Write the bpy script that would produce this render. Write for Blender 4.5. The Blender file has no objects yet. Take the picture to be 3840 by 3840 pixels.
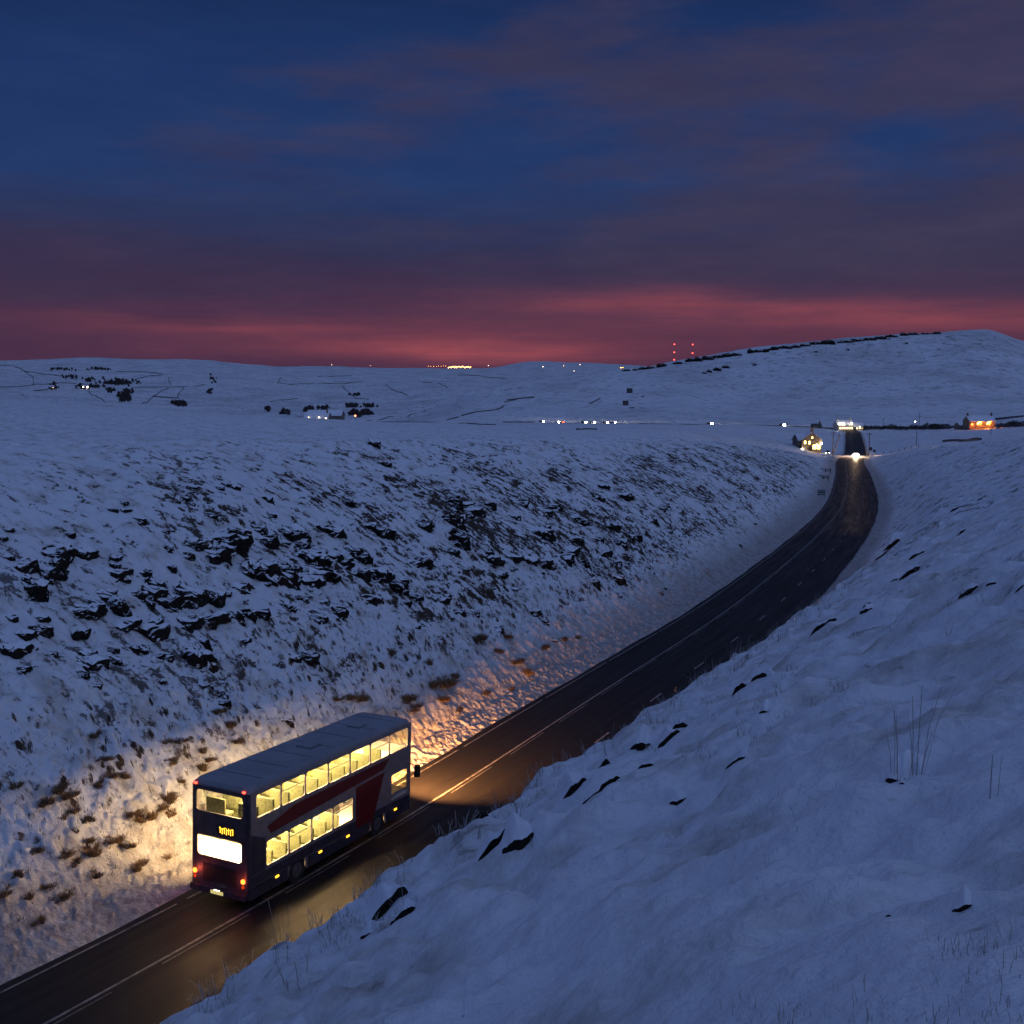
import bpy, bmesh, math, random
import numpy as np
from mathutils import Vector, Matrix

# ------------------------------------------------------------ camera, sky, light
SC = bpy.context.scene
COL = SC.collection
FPX, TH = 4100.0, 0.126
cam_d = bpy.data.cameras.new('camera'); cam = bpy.data.objects.new('camera', cam_d)
COL.objects.link(cam); SC.camera = cam
cam.location = (0, 0, 0); cam.rotation_euler = (math.pi/2 - TH, 0, 0)
cam_d.sensor_fit = 'HORIZONTAL'; cam_d.sensor_width = 36.0; cam_d.lens = FPX/3840.0*36.0
cam_d.clip_start = 0.2; cam_d.clip_end = 60000
SC.render.resolution_x = 1024; SC.render.resolution_y = 1024
SC.view_settings.view_transform = 'Standard'; SC.view_settings.look = 'None'
SC.view_settings.exposure = 0.0; SC.view_settings.gamma = 1.0

world = bpy.data.worlds.new('World'); SC.world = world; world.use_nodes = True
nt = world.node_tree; nt.nodes.clear()
def N(t, typ, **kw):
    n = t.nodes.new(typ)
    for k, v in kw.items():
        if k == 'inp':
            for a, b in v.items(): n.inputs[a].default_value = b
        else: setattr(n, k, v)
    return n
def mth(t, op, a, b=None, c=None, clamp=False):
    n = t.nodes.new('ShaderNodeMath'); n.operation = op; n.use_clamp = clamp
    for i, v in enumerate((a, b, c)):
        if v is None: continue
        if isinstance(v, (int, float)): n.inputs[i].default_value = v
        else: t.links.new(v, n.inputs[i])
    return n.outputs[0]
def ramp(t, fac, stops, interp='LINEAR'):
    n = t.nodes.new('ShaderNodeValToRGB'); n.color_ramp.interpolation = interp
    e = n.color_ramp.elements
    while len(e) > 1: e.remove(e[-1])
    e[0].position = stops[0][0]; e[0].color = tuple(stops[0][1]) + (1,)
    for p, c in stops[1:]:
        x = e.new(p); x.color = tuple(c) + (1,)
    t.links.new(fac, n.inputs[0]); return n.outputs[0]
def mix(t, fac, a, b, mode='MIX'):
    n = t.nodes.new('ShaderNodeMix'); n.data_type = 'RGBA'; n.blend_type = mode
    for sock, v in ((n.inputs[0], fac), (n.inputs[6], a), (n.inputs[7], b)):
        if isinstance(v, (int, float)): sock.default_value = v
        elif isinstance(v, tuple): sock.default_value = v if len(v) == 4 else v + (1,)
        else: t.links.new(v, sock)
    return n.outputs[2]
def noise(t, vec, scale, detail=4, rough=.55, out=0):
    n = t.nodes.new('ShaderNodeTexNoise'); n.inputs['Scale'].default_value = scale
    n.inputs['Detail'].default_value = detail; n.inputs['Roughness'].default_value = rough
    if vec is not None: t.links.new(vec, n.inputs['Vector'])
    return n.outputs[out]
def mapping(t, vec, scale=(1,1,1), loc=(0,0,0), rot=(0,0,0)):
    n = t.nodes.new('ShaderNodeMapping'); n.inputs['Scale'].default_value = scale
    n.inputs['Location'].default_value = loc; n.inputs['Rotation'].default_value = rot
    t.links.new(vec, n.inputs['Vector']); return n.outputs[0]

tc = nt.nodes.new('ShaderNodeTexCoord'); sep = nt.nodes.new('ShaderNodeSeparateXYZ')
nt.links.new(tc.outputs['Generated'], sep.inputs[0])
DX, DY, DZ = sep.outputs
# wispy cloud: noise stretched along the horizon
G3 = tc.outputs['Generated']
n1 = noise(nt, mapping(nt, G3, scale=(1.5, 1.5, 9), rot=(0, .05, 0)), 1.6, 7, .58)
n2 = noise(nt, mapping(nt, G3, scale=(2.2, 2.2, 40), rot=(0, -.03, 0), loc=(3, 1, 2)), 1.5, 5, .6)
n3 = noise(nt, mapping(nt, G3, scale=(2.2, 2.2, 9), rot=(0, .16, 0), loc=(1.6, 7, 4)), 1.9, 8, .6)
AZ = mth(nt, 'DIVIDE', DX, mth(nt, 'MAXIMUM', DY, .05))
e0 = mth(nt, 'ADD', DZ, mth(nt, 'MULTIPLY', mth(nt, 'SUBTRACT', n1, .5), .085))
SKY = ramp(nt, e0, [(0.0, (.070, .031, .068)), (.03, (.074, .032, .070)), (.055, (.064, .031, .070)), (.08, (.050, .032, .076)),
    (.11, (.038, .035, .088)), (.14, (.027, .041, .118)), (.17, (.019, .046, .152)), (.24, (.015, .040, .142)),
    (.31, (.011, .029, .105)), (.38, (.012, .025, .080)), (.52, (.082, .128, .300)), (1.0, (.120, .190, .430))])
# grey-violet cloud veil, denser to the right
cl = mth(nt, 'ADD', n3, mth(nt, 'MULTIPLY', AZ, .34))
cl = mth(nt, 'ADD', cl, mth(nt, 'MULTIPLY', mth(nt, 'SUBTRACT', .16, DZ), .5))
q_ = mth(nt, 'DIVIDE', mth(nt, 'SUBTRACT', DZ, mth(nt, 'MULTIPLY_ADD', AZ, .06, .155)), .035)
cl = mth(nt, 'SUBTRACT', cl, mth(nt, 'MULTIPLY', mth(nt, 'EXPONENT', mth(nt, 'MULTIPLY', mth(nt, 'MULTIPLY', q_, q_), -1.0)), .09))
cm = ramp(nt, cl, [(.36, (0,0,0)), (.66, (1,1,1))], 'EASE')
low = ramp(nt, DZ, [(.03, (0,0,0)), (.11, (1,1,1)), (.34, (1,1,1)), (.45, (0,0,0))])
SKY = mix(nt, mth(nt, 'MULTIPLY', mth(nt, 'MULTIPLY', cm, low), .80), SKY, (.052, .044, .092, 1))
# lit undersides: three long salmon streaks low over the moor
def gauss(v, c, w):
    q = mth(nt, 'DIVIDE', mth(nt, 'SUBTRACT', v, c), w)
    return mth(nt, 'EXPONENT', mth(nt, 'MULTIPLY', mth(nt, 'MULTIPLY', q, q), -1.0))
ez = mth(nt, 'ADD', DZ, mth(nt, 'MULTIPLY', mth(nt, 'SUBTRACT', n1, .5), .03))
tot = None
for ca, wa, cz, wz, sl, k in ((.20, .18, .057, .013, -.03, .62), (.50, .16, .046, .012, -.02, .42), (-.24, .16, .043, .010, -.02, .45), (-.05, .16, .021, .010, -.01, .70), (.1, .35, .035, .030, 0, .16)):
    zz = mth(nt, 'SUBTRACT', ez, mth(nt, 'MULTIPLY', mth(nt, 'SUBTRACT', AZ, ca), sl))
    g = mth(nt, 'MULTIPLY', mth(nt, 'MULTIPLY', gauss(AZ, ca, wa), gauss(zz, cz, wz)), k)
    tot = g if tot is None else mth(nt, 'ADD', tot, g)
tot = mth(nt, 'MULTIPLY', tot, mth(nt, 'MULTIPLY_ADD', mth(nt, 'ADD', n2, mth(nt, 'SUBTRACT', n3, .5)), 2.2, -.20), clamp=True)
tot = mth(nt, 'MULTIPLY', tot, mth(nt, 'GREATER_THAN', DY, 0))
SKY = mix(nt, tot, SKY, (.30, .070, .092, 1))
# the sky behind the viewer is plain evening blue
back = mth(nt, 'MULTIPLY_ADD', DY, -1.6, .35, clamp=True)
n5 = noise(nt, mapping(nt, G3, scale=(3, 3, 17), rot=(0, .12, 0), loc=(5, 2, 9)), 2.6, 9, .68)
SKY = mix(nt, 1.0, SKY, ramp(nt, n5, [(.30, (.82, .84, .88)), (.52, (.94, .94, .94)), (.72, (1.14, 1.05, 1.0))]), 'MULTIPLY')
SKY = mix(nt, back, SKY, (.088, .137, .315, 1))
bg = N(nt, 'ShaderNodeBackground'); bg.inputs['Strength'].default_value = 1.0
nt.links.new(SKY, bg.inputs['Color'])
wo = N(nt, 'ShaderNodeOutputWorld'); nt.links.new(bg.outputs[0], wo.inputs['Surface'])

# the last glow of the sky behind the viewer's right shoulder: very broad and weak
sd = bpy.data.lights.new('dusk_glow', 'SUN'); sd.energy = 0.20; sd.angle = math.radians(35); sd.color = (.55, .68, 1.0)
so = bpy.data.objects.new('dusk_glow', sd); COL.objects.link(so)
so.rotation_euler = (math.radians(58), 0, math.radians(62))

# ------------------------------------------------------------ helpers
rnd = random.Random(7)
def tag(o, label=None, cat=None, group=None, kind=None):
    if label: o['label'] = label
    if cat: o['category'] = cat
    if group: o['group'] = group
    if kind: o['kind'] = kind
    return o
def empty(name, loc=(0,0,0), rz=0, ry=0):
    o = bpy.data.objects.new(name, None); COL.objects.link(o); o.location = loc
    o.rotation_euler = (0, ry, rz); o.empty_display_size = .3; return o
def meshobj(name, verts, faces, mats, parent=None, smooth=False):
    me = bpy.data.meshes.new(name); me.from_pydata([tuple(v) for v in verts], [], faces); me.update()
    for m in (mats if isinstance(mats, (list, tuple)) else [mats]): me.materials.append(m)
    if smooth:
        for p in me.polygons: p.use_smooth = True
    o = bpy.data.objects.new(name, me); COL.objects.link(o)
    if parent: o.parent = parent
    return o
class MB:
    def __init__(s): s.v = []; s.f = []
    def add(s, v, f):
        b = len(s.v); s.v += [tuple(x) for x in v]; s.f += [[i + b for i in q] for q in f]; return s
    def box(s, x0, x1, y0, y1, z0, z1):
        return s.add([(x0,y0,z0),(x1,y0,z0),(x1,y1,z0),(x0,y1,z0),(x0,y0,z1),(x1,y0,z1),(x1,y1,z1),(x0,y1,z1)],
                     [(0,3,2,1),(4,5,6,7),(0,1,5,4),(1,2,6,5),(2,3,7,6),(3,0,4,7)])
    def tube(s, a, b, r0, r1=None, n=8, caps=True):
        a, b = Vector(a), Vector(b); r1 = r0 if r1 is None else r1
        d = (b - a).normalized(); u = d.orthogonal().normalized(); w = d.cross(u)
        vs = []
        for p, r in ((a, r0), (b, r1)):
            for i in range(n):
                t = 2*math.pi*i/n; vs.append(p + u*math.cos(t)*r + w*math.sin(t)*r)
        fs = [(i, (i+1) % n, n+(i+1) % n, n+i) for i in range(n)]
        if caps: fs += [tuple(range(n))[::-1], tuple(range(n, 2*n))]
        return s.add(vs, fs)
    def prism(s, poly, axis, a, b):
        """extrude a 2D polygon (list of (p,q)) along axis 'x','y' or 'z' from a to b"""
        n = len(poly)
        def P(p, q, k): return {'x': (k, p, q), 'y': (p, k, q), 'z': (p, q, k)}[axis]
        return s.add([P(p, q, a) for p, q in poly] + [P(p, q, b) for p, q in poly],
                     [tuple(range(n))[::-1], tuple(range(n, 2*n))] + [(i, (i+1) % n, n+(i+1) % n, n+i) for i in range(n)])
    def build(s, name, mat, parent=None, smooth=False, bevel=0):
        o = meshobj(name, s.v, s.f, mat, parent, smooth)
        bm = bmesh.new(); bm.from_mesh(o.data); bmesh.ops.recalc_face_normals(bm, faces=bm.faces)
        if bevel: bmesh.ops.bevel(bm, geom=bm.edges[:], offset=bevel, segments=2, affect='EDGES', clamp_overlap=True)
        bm.to_mesh(o.data); bm.free(); return o

def pmat(name, col, rough=.6, metal=0, emit=None, es=0, spec=.5, var=0, vscale=3):
    m = bpy.data.materials.new(name); m.use_nodes = True; t = m.node_tree
    b = t.nodes['Principled BSDF']
    b.inputs['Roughness'].default_value = rough; b.inputs['Metallic'].default_value = metal
    b.inputs['Specular IOR Level'].default_value = spec
    if var:
        c = t.nodes.new('ShaderNodeTexCoord'); n = noise(t, c.outputs['Object'], vscale, 5, .6)
        lo = tuple(x*(1-var) for x in col); hi = tuple(min(1, x*(1+var)) for x in col)
        t.links.new(ramp(t, n, [(.3, lo), (.7, hi)]), b.inputs['Base Color'])
    else: b.inputs['Base Color'].default_value = tuple(col) + (1,)
    if emit:
        b.inputs['Emission Color'].default_value = tuple(emit) + (1,); b.inputs['Emission Strength'].default_value = es
    return m

# ------------------------------------------------------------ noise
_P = np.random.RandomState(3).permutation(4096).astype(np.int32)
_G = np.random.RandomState(5).rand(4096)*2*np.pi
_GX, _GY = np.cos(_G).astype(np.float32), np.sin(_G).astype(np.float32)
def perlin(x, y, seed=0):
    x = np.asarray(x, np.float32); y = np.asarray(y, np.float32)
    xi = np.floor(x).astype(np.int32); yi = np.floor(y).astype(np.int32)
    xf = x - xi; yf = y - yi
    u = xf*xf*xf*(xf*(xf*6-15)+10); v = yf*yf*yf*(yf*(yf*6-15)+10)
    def g(ix, iy, dx, dy):
        h = _P[(_P[(ix + seed*131) & 4095] + iy) & 4095]
        return _GX[h]*dx + _GY[h]*dy
    a = g(xi, yi, xf, yf); b = g(xi+1, yi, xf-1, yf); c = g(xi, yi+1, xf, yf-1); d = g(xi+1, yi+1, xf-1, yf-1)
    return (a + u*(b-a) + v*((c + u*(d-c)) - (a + u*(b-a))))*1.5
def fbm(x, y, o=4, seed=0, gain=.5):
    s = 0; a = 1; n = 0
    for i in range(o):
        s = s + a*perlin(x*2**i + 17.3*i, y*2**i - 9.1*i, seed+i); n += a; a *= gain
    return s/n
def ss(a, b, x):
    t = np.clip((np.asarray(x, float) - a)/(b - a), 0, 1); return t*t*(3-2*t)

# ------------------------------------------------------------ the road's course
HK = [0.4845, 0.4485, 0.4614, 0.4784, 0.419, 0.391, 0.3593, 0.3325, 0.3036, 0.2981, 0.2811, 0.355]
GK = [-0.093, -0.0708, -0.014, -0.012, -0.0151, -0.0262, -0.0397, -0.0372, -0.0362, -0.0353, -0.0371, -0.0359]
SK = [-20, 0, 20, 45, 70, 100, 130, 160, 200, 250, 320, 420]
sA = np.arange(-140, 400.1, 2.0)
hA = np.interp(sA, SK, HK); gA = np.interp(sA, SK, GK); gA[sA < -22] = -.05
def cum(v): return np.concatenate([[0], np.cumsum((v[1:]+v[:-1])/2*2.0)])
xA, yA, zA_ = cum(np.sin(hA)), cum(np.cos(hA)), cum(gA)
i0 = int(np.argmin(abs(sA)))
PA = np.stack([xA-xA[i0]-9.0, yA-yA[i0]+34.9, zA_-zA_[i0]-18.13], 1)
way = [PA[-8], PA[-1], (143.7, 462, -33.6), (167.8, 540, -35.0), (194.5, 628, -35.8), (211.5, 686, -36.2), (219, 735, -37.0), (211, 782, -37.8), (188, 818, -38.3),
       (153, 838, -38.8), (105, 857, -39.0), (58, 870, -39.1), (24, 896, -39.8), (-40, 925, -40.6), (-150, 960, -42), (-300, 1000, -44), (-450, 1050, -47)]
ext = []
for i in range(1, len(way)-2):
    p0, p1, p2, p3 = [np.array(q, float) for q in way[i-1:i+3]]
    if i == 1: p0 = p1 - (p1-p0)*4
    n = max(2, int(np.linalg.norm(p2-p1)/4))
    for k in range(n):
        t = k/n
        ext.append(.5*((2*p1)+(-p0+p2)*t+(2*p0-5*p1+4*p2-p3)*t*t+(-p0+3*p1-3*p2+p3)*t**3))
RP = np.concatenate([PA[:-1], np.array(ext)])
seg = np.linalg.norm(np.diff(RP[:, :2], axis=0), axis=1)
RS = np.concatenate([[0], np.cumsum(seg)]) - 140.0
TAN = np.gradient(RP[:, :2], axis=0); TAN /= np.linalg.norm(TAN, axis=1)[:, None]
RN = np.stack([-TAN[:, 1], TAN[:, 0]], 1)           # to the left
def road_at(s, t=0, h=0):
    x = np.interp(s, RS, RP[:, 0]); y = np.interp(s, RS, RP[:, 1]); z = np.interp(s, RS, RP[:, 2])
    nx = np.interp(s, RS, RN[:, 0]); ny = np.interp(s, RS, RN[:, 1])
    return np.array([x + nx*t, y + ny*t, z + h])
def st_of(x, y):
    """road coordinates of points: s along, t to the left"""
    x = np.asarray(x, float).ravel(); y = np.asarray(y, float).ravel()
    S = np.full(x.shape, 0.0); T = np.full(x.shape, 1e4)
    ax, ay = RP[:, 0], RP[:, 1]
    near = np.nonzero(x*x + y*y < 1300**2)[0]
    for c in range(0, len(near), 20000):
        idx = near[c:c+20000]; X = x[idx].astype(np.float32); Y = y[idx].astype(np.float32)
        d = (X[:, None]-ax.astype(np.float32)[None])**2 + (Y[:, None]-ay.astype(np.float32)[None])**2
        k = np.argmin(d, 1); best = np.full(len(idx), 1e18); bs = np.zeros(len(idx)); bt = np.zeros(len(idx))
        for off in (-1, 0):
            a = np.clip(k+off, 0, len(ax)-2); b = a+1
            vx, vy = ax[b]-ax[a], ay[b]-ay[a]; L2 = vx*vx+vy*vy
            u = np.clip(((x[idx]-ax[a])*vx+(y[idx]-ay[a])*vy)/L2, 0, 1)
            px, py = ax[a]+vx*u, ay[a]+vy*u
            dd = (x[idx]-px)**2+(y[idx]-py)**2
            cr = vx*(y[idx]-ay[a])-vy*(x[idx]-ax[a])
            m = dd < best
            best = np.where(m, dd, best); bs = np.where(m, RS[a]+u*np.sqrt(L2), bs); bt = np.where(m, np.sign(cr)*np.sqrt(dd), bt)
        S[idx] = bs; T[idx] = bt
    return S, T

# ------------------------------------------------------------ terrain
# cross-sections of the cutting
TS = np.arange(-140, 460.1, 2.0); TT = np.arange(-110, 110.01, .25)
def I(s, tab): return np.interp(s, [a for a, b in tab], [b for a, b in tab])
zl = I(TS, [(-140,-2),(-60,-2.8),(-20,-3.6),(20,-4.5),(90,-7.6),(160,-11.4),(240,-17.1),(300,-22),(345,-26.8),(385,-30.6),(460,-34.2)])
tl = I(TS, [(-140,38),(20,35),(90,32),(160,30),(240,25),(300,20),(345,14),(385,9),(460,8)])
zc = I(TS, [(-140,-4),(-60,-7.2),(-27,-7.85),(-14,-8.05),(-2,-8.9),(10,-10.0),(20,-10.5),(37,-11.2),(60,-12.2),(100,-13.2),(150,-15.2),(220,-19.2),(290,-23.9),(370,-29.3),(460,-34.0)])
tcr = I(TS, [(-140,-14),(40,-14),(100,-15),(150,-16),(220,-14),(290,-12),(370,-9),(460,-9)])
za = I(TS, [(-140,2.5),(-60,-.1),(-27,-1.65),(0,-2.85),(40,-4.7),(100,-6.9),(150,-8.8),(220,-14.6),(290,-20.5),(370,-28.2),(460,-34.0)])
ta = I(TS, [(-140,-23.6),(0,-24),(40,-25),(100,-30),(150,-32),(220,-24),(290,-19),(370,-11),(460,-11)])
rise = I(TS, [(-140,8),(-27,5),(40,2.5),(100,.3),(150,-1.5),(220,-3),(460,0)])
zr = np.interp(TS, RS, RP[:, 2])
PROF = np.zeros((len(TS), len(TT)))
for i in range(len(TS)):
    t = TT
    u = np.clip((t-4.6)/(tl[i]-4.6), 0, 1)
    L = zr[i] + .25 + (zl[i]-zr[i]-.25)*(1-(1-u)**1.62) - .03*np.clip(t-tl[i], 0, None)
    L = np.where(t < 4.6, zr[i] - .12 + .37*ss(2.8, 4.4, t), L)
    R = np.interp(-t, [0, 5.85, 7.6, -tcr[i], -ta[i], -ta[i]+22, 140], [zr[i]-.12, zr[i]-.12, zr[i]+.35, zc[i], za[i], za[i]+rise[i], za[i]+rise[i]*1.6])
    PROF[i] = np.where(t >= 0, L, R)
k = np.exp(-.5*(np.arange(-10, 11)*.25/.75)**2); k /= k.sum()
SMO = np.apply_along_axis(lambda r: np.convolve(np.pad(r, 10, 'edge'), k, 'valid'), 1, PROF)
w = ss(3.4, 6.5, np.abs(TT + 1.5) - 2.6)[None]        # keep the road bed flat
PROF = PROF*(1-w) + SMO*w
k = np.exp(-.5*(np.arange(-6, 7)*2/5.)**2); k /= k.sum()
rel = PROF - zr[:, None]
rel = np.apply_along_axis(lambda r: np.convolve(np.pad(r, 6, 'edge'), k, 'valid'), 0, rel)
PROF = rel + zr[:, None]
def bil(A, fi, fj):
    fi = np.clip(fi, 0, A.shape[0]-1.001); fj = np.clip(fj, 0, A.shape[1]-1.001)
    i = fi.astype(int); j = fj.astype(int); u = fi-i; v = fj-j
    return (A[i,j]*(1-u)+A[i+1,j]*u)*(1-v)+(A[i,j+1]*(1-u)+A[i+1,j+1]*u)*v
# moor, valley and hills: elevation profile along each bearing
CT = {-600: [(60,1640),(85,1600),(150,1540),(300,1503),(400,1500),(600,1560),(1000,1600),(1600,1510),(2200,1440),(3000,1385),(4000,1356),(6000,1385),(15000,1396)],
 0: [(60,1660),(85,1618),(150,1560),(300,1515),(420,1506),(600,1560),(1000,1590),(1600,1508),(2200,1450),(3000,1388),(4000,1352),(6000,1378),(15000,1394)],
 350: [(60,1665),(85,1622),(150,1572),(300,1530),(430,1524),(600,1575),(1000,1596),(1600,1520),(2250,1460),(3100,1392),(4000,1342),(6000,1372),(15000,1392)],
 700: [(60,1670),(85,1630),(150,1585),(300,1552),(450,1545),(600,1585),(1000,1600),(1700,1540),(2300,1470),(3200,1395),(4000,1343),(6000,1370),(15000,1390)],
 950: [(60,1680),(100,1630),(150,1598),(300,1566),(480,1560),(650,1592),(1000,1604),(1700,1553),(2300,1480),(3200,1405),(4200,1366),(6000,1378),(15000,1388)],
 1200: [(60,1700),(100,1650),(150,1612),(300,1578),(500,1570),(700,1598),(1000,1600),(1500,1566),(2300,1500),(3500,1420),(5000,1374),(8000,1374),(15000,1386)],
 1500: [(60,1720),(100,1670),(200,1615),(350,1592),(500,1584),(700,1592),(1000,1588),(1300,1566),(1500,1556),(2300,1500),(3500,1430),(5000,1388),(9000,1379),(15000,1386)],
 1800: [(60,1740),(100,1690),(150,1650),(300,1606),(500,1594),(870,1586),(1050,1540),(1200,1466),(1270,1462),(1600,1500),(3000,1450),(5000,1392),(9000,1380),(15000,1386)],
 2000: [(60,1760),(100,1700),(150,1660),(300,1612),(500,1598),(870,1586),(1050,1520),(1250,1418),(1300,1415),(1600,1450),(4000,1420),(6000,1368),(8000,1354),(15000,1380)],
 2180: [(60,1760),(150,1680),(300,1618),(500,1600),(865,1587),(1050,1505),(1200,1420),(1330,1396),(1650,1430),(4000,1420),(6500,1370),(8500,1358),(15000,1380)],
 2350: [(60,1780),(150,1690),(300,1625),(500,1602),(858,1588),(1050,1500),(1200,1420),(1350,1381),(1700,1420),(5000,1400),(8500,1366),(15000,1380)],
 2550: [(60,1800),(150,1700),(300,1640),(500,1605),(842,1591),(1050,1495),(1200,1410),(1370,1348),(1500,1350),(2000,1390),(15000,1380)],
 2760: [(60,1800),(300,1665),(600,1603),(830,1592),(1000,1530),(1200,1430),(1400,1308),(1500,1310),(2000,1340),(15000,1370)],
 3000: [(60,1800),(300,1690),(440,1670),(600,1620),(740,1603),(830,1594),(1000,1524),(1200,1415),(1400,1283),(1500,1284),(2000,1320),(15000,1370)],
 3200: [(60,1800),(300,1700),(430,1692),(680,1618),(760,1604),(900,1566),(1100,1470),(1300,1345),(1410,1262),(1500,1262),(2000,1290),(15000,1370)],
 3450: [(60,1800),(300,1690),(430,1672),(690,1612),(770,1600),(900,1560),(1100,1465),(1300,1335),(1420,1246),(1500,1247),(2000,1290),(15000,1370)],
 3640: [(60,1760),(300,1660),(430,1650),(700,1604),(770,1594),(900,1556),(1100,1462),(1300,1320),(1420,1233),(1460,1233),(2000,1290),(15000,1370)],
 3840: [(60,1700),(250,1640),(430,1634),(600,1602),(750,1578),(900,1540),(1100,1460),(1300,1350),(1400,1300),(1450,1288),(2000,1320),(15000,1375)],
 4400: [(60,1650),(250,1610),(430,1610),(700,1565),(1000,1500),(1300,1440),(1450,1415),(2000,1400),(15000,1390)]}
def tan_of(y): return np.tan(np.arctan((y-1920)/FPX)+TH)      # drop per metre of a picture row
CX = sorted(CT); LR = np.linspace(math.log(40), math.log(16000), 420)
colT = np.array([np.interp(LR, [math.log(a) for a, b in CT[c]], [float(b) for a, b in CT[c]]) for c in CX])
GXA = np.arange(-1000, 4801, 25.0)
from math import pi as PI
def cr_interp(xs, X, Y):
    # monotone cubic in one dimension over the columns
    X = np.array(X, float); d = np.diff(Y, axis=0)/np.diff(X)[:, None]
    m = np.zeros_like(Y); m[1:-1] = np.where(d[:-1]*d[1:] > 0, 2*d[:-1]*d[1:]/(d[:-1]+d[1:]+1e-12), 0)
    i = np.clip(np.searchsorted(X, xs)-1, 0, len(X)-2); h = (X[i+1]-X[i]); t = np.clip((xs-X[i])/h, 0, 1)[:, None]; h = h[:, None]
    return (2*t**3-3*t**2+1)*Y[i]+(t**3-2*t**2+t)*h*m[i]+(-2*t**3+3*t**2)*Y[i+1]+(t**3-t**2)*h*m[i+1]
BT = cr_interp(GXA, CX, colT)
k = np.exp(-.5*(np.arange(-5, 6)/1.6)**2); k /= k.sum()
BT = np.apply_along_axis(lambda r: np.convolve(np.pad(r, 5, 'edge'), k, 'valid'), 1, BT)
def base_z(x, y):
    r = np.hypot(x, y)+1e-6; th = np.arctan2(x, y)
    tx = np.tan(np.clip(th, -.9, .9)); D = np.where(np.abs(th) < .9, y, r*math.cos(.9))
    D = np.clip(D, 40, 15900)
    px = np.clip(1920+FPX*tx*.992, -990, 4790)
    yy = bil(BT, (px+1000)/25.0, (np.log(D)-LR[0])/(LR[1]-LR[0]))
    z = -tan_of(yy)*D
    w = ss(.9, 1.7, np.abs(th)); return z*(1-w) + (-8-.002*r)*w
def terrain(x, y, full=True):
    x = np.asarray(x, float); y = np.asarray(y, float)
    S, T = st_of(x, y)
    z = base_z(x, y); r = np.hypot(x, y)
    prof = bil(PROF, (S+140)/2.0, (np.clip(T, -109, 109)+110)/.25)
    TLs = np.interp(S, TS, tl)
    w = np.where(T > 0, 1-ss(TLs, TLs+55, T), 1-ss(-95, -45, -T*-1.0)) if False else np.where(T > 0, 1-ss(TLs, TLs+60, T), 1-ss(np.interp(S, [0, 150, 250, 380], [60, 50, 28, 14]), np.interp(S, [0, 150, 250, 380], [105, 85, 60, 40]), -T))
    w = w*(1-ss(385, 440, S))
    z0 = z*(1-w) + prof*w
    # beyond the brow the road lies on the open moor
    zrS = np.interp(S, RS, RP[:, 2]); w2 = ss(385, 440, S)*(1-ss(5.9, 26, np.abs(T+1.2)-.2))
    z0 = z0*(1-w2) + (zrS-.12)*w2
    if not full: return z0, S, T
    out = z0.copy()
    fl = np.clip(T, -60, 60)
    off = 1-ss(0, 1.5, 5.0-np.abs(T+1.4)) if True else 1
    far = 1-ss(150, 420, r)
    off = ss(.0, 2.2, np.abs(T+1.45)-4.5)                       # no bumps on the carriageway
    # left bank: fall-line ribs, ledges and tussocks
    left = ss(3.4, 8, T)*far
    bank = left*(1-ss(TLs-4, TLs+12, T)*.55)
    out += bank*(.55*fbm(S/9., T/14., 3, 11) + .38*fbm(S/2.6, T/6.5, 3, 21) + .10*fbm(S/1.1, T/1.3, 4, 31)+.34*np.abs(fbm(S/1.3, T/1.9, 3, 32)))
    rockb = bank*ss(.0, .35, fbm(S/16., T/7., 3, 41) + .5*np.exp(-((T-17-3*np.sin(S/23.))/7.)**2))
    stp = .9 + .25*perlin(S/9., T/9., 55)
    q = z0/stp + .35*fbm(S/5., T/5., 2, 61); fr = q-np.floor(q)
    out += rockb*.30*(1-2*np.abs(fbm(S/3.5, T/2.2, 3, 71)))*ss(-.2, .3, fbm(S/7., T/7., 2, 61))
    out += bank*ss(2, 6, T)*(1-ss(9, 18, T))*.34*np.abs(fbm(S/.9, T/.9, 3, 81))*2      # rough clods at the toe
    verge = ss(2.6, 3.1, T)*(1-ss(4.8, 7.5, T))*far
    out += verge*.26*np.abs(fbm(S/.55, T/.5, 3, 91))*(1-.5*ss(60, 140, r))
    # right bank
    right = ss(6.0, 9.0, -T)*(1-ss(60, 130, r)); rf = ss(6.5, 12, -T)*ss(25, 80, r)*far
    nearw = right*(1-ss(14, 40, r)*.3)
    bil_ = np.abs(fbm(x/1.5+5, y/1.5, 3, 113)); bil2 = np.abs(fbm(x/.62, y/.62+4, 3, 114))
    out += nearw*(.42*ss(2, 7, r)*(bil_-.22) + .13*(bil2-.2)*ss(1.5, 5, r))
    out += nearw*(.42*ss(3, 14, r)*fbm(x/4.2+3, y/4.2, 3, 101) + .30*fbm(x/2.0, y/2.0, 3, 111) + .045*fbm(x/.5, y/.5, 4, 121))
    out += right*ss(.25, .6, fbm(S/2.6, T/1.4, 3, 131))*.28*(1-ss(17, 23, -T))
    out += rf*(.42*fbm(S/5., T/9., 3, 141)+.24*fbm(S/1.5, T/4., 3, 151))
    # moor and hills
    m = off*ss(60, 200, r)
    out += m*(.5*fbm(x/22., y/16., 4, 161) + 1.6*ss(200, 900, r)*fbm(x/120., y/110., 4, 171)*ss(0, 60, np.abs(T)) )
    out += ss(950, 1300, r)*(5*fbm(x/160., y/110., 4, 181) + 9*ss(1500, 2500, r)*fbm(x/520., y/420., 5, 191))*ss(900, 1100, r)
    return out, S, T

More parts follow.
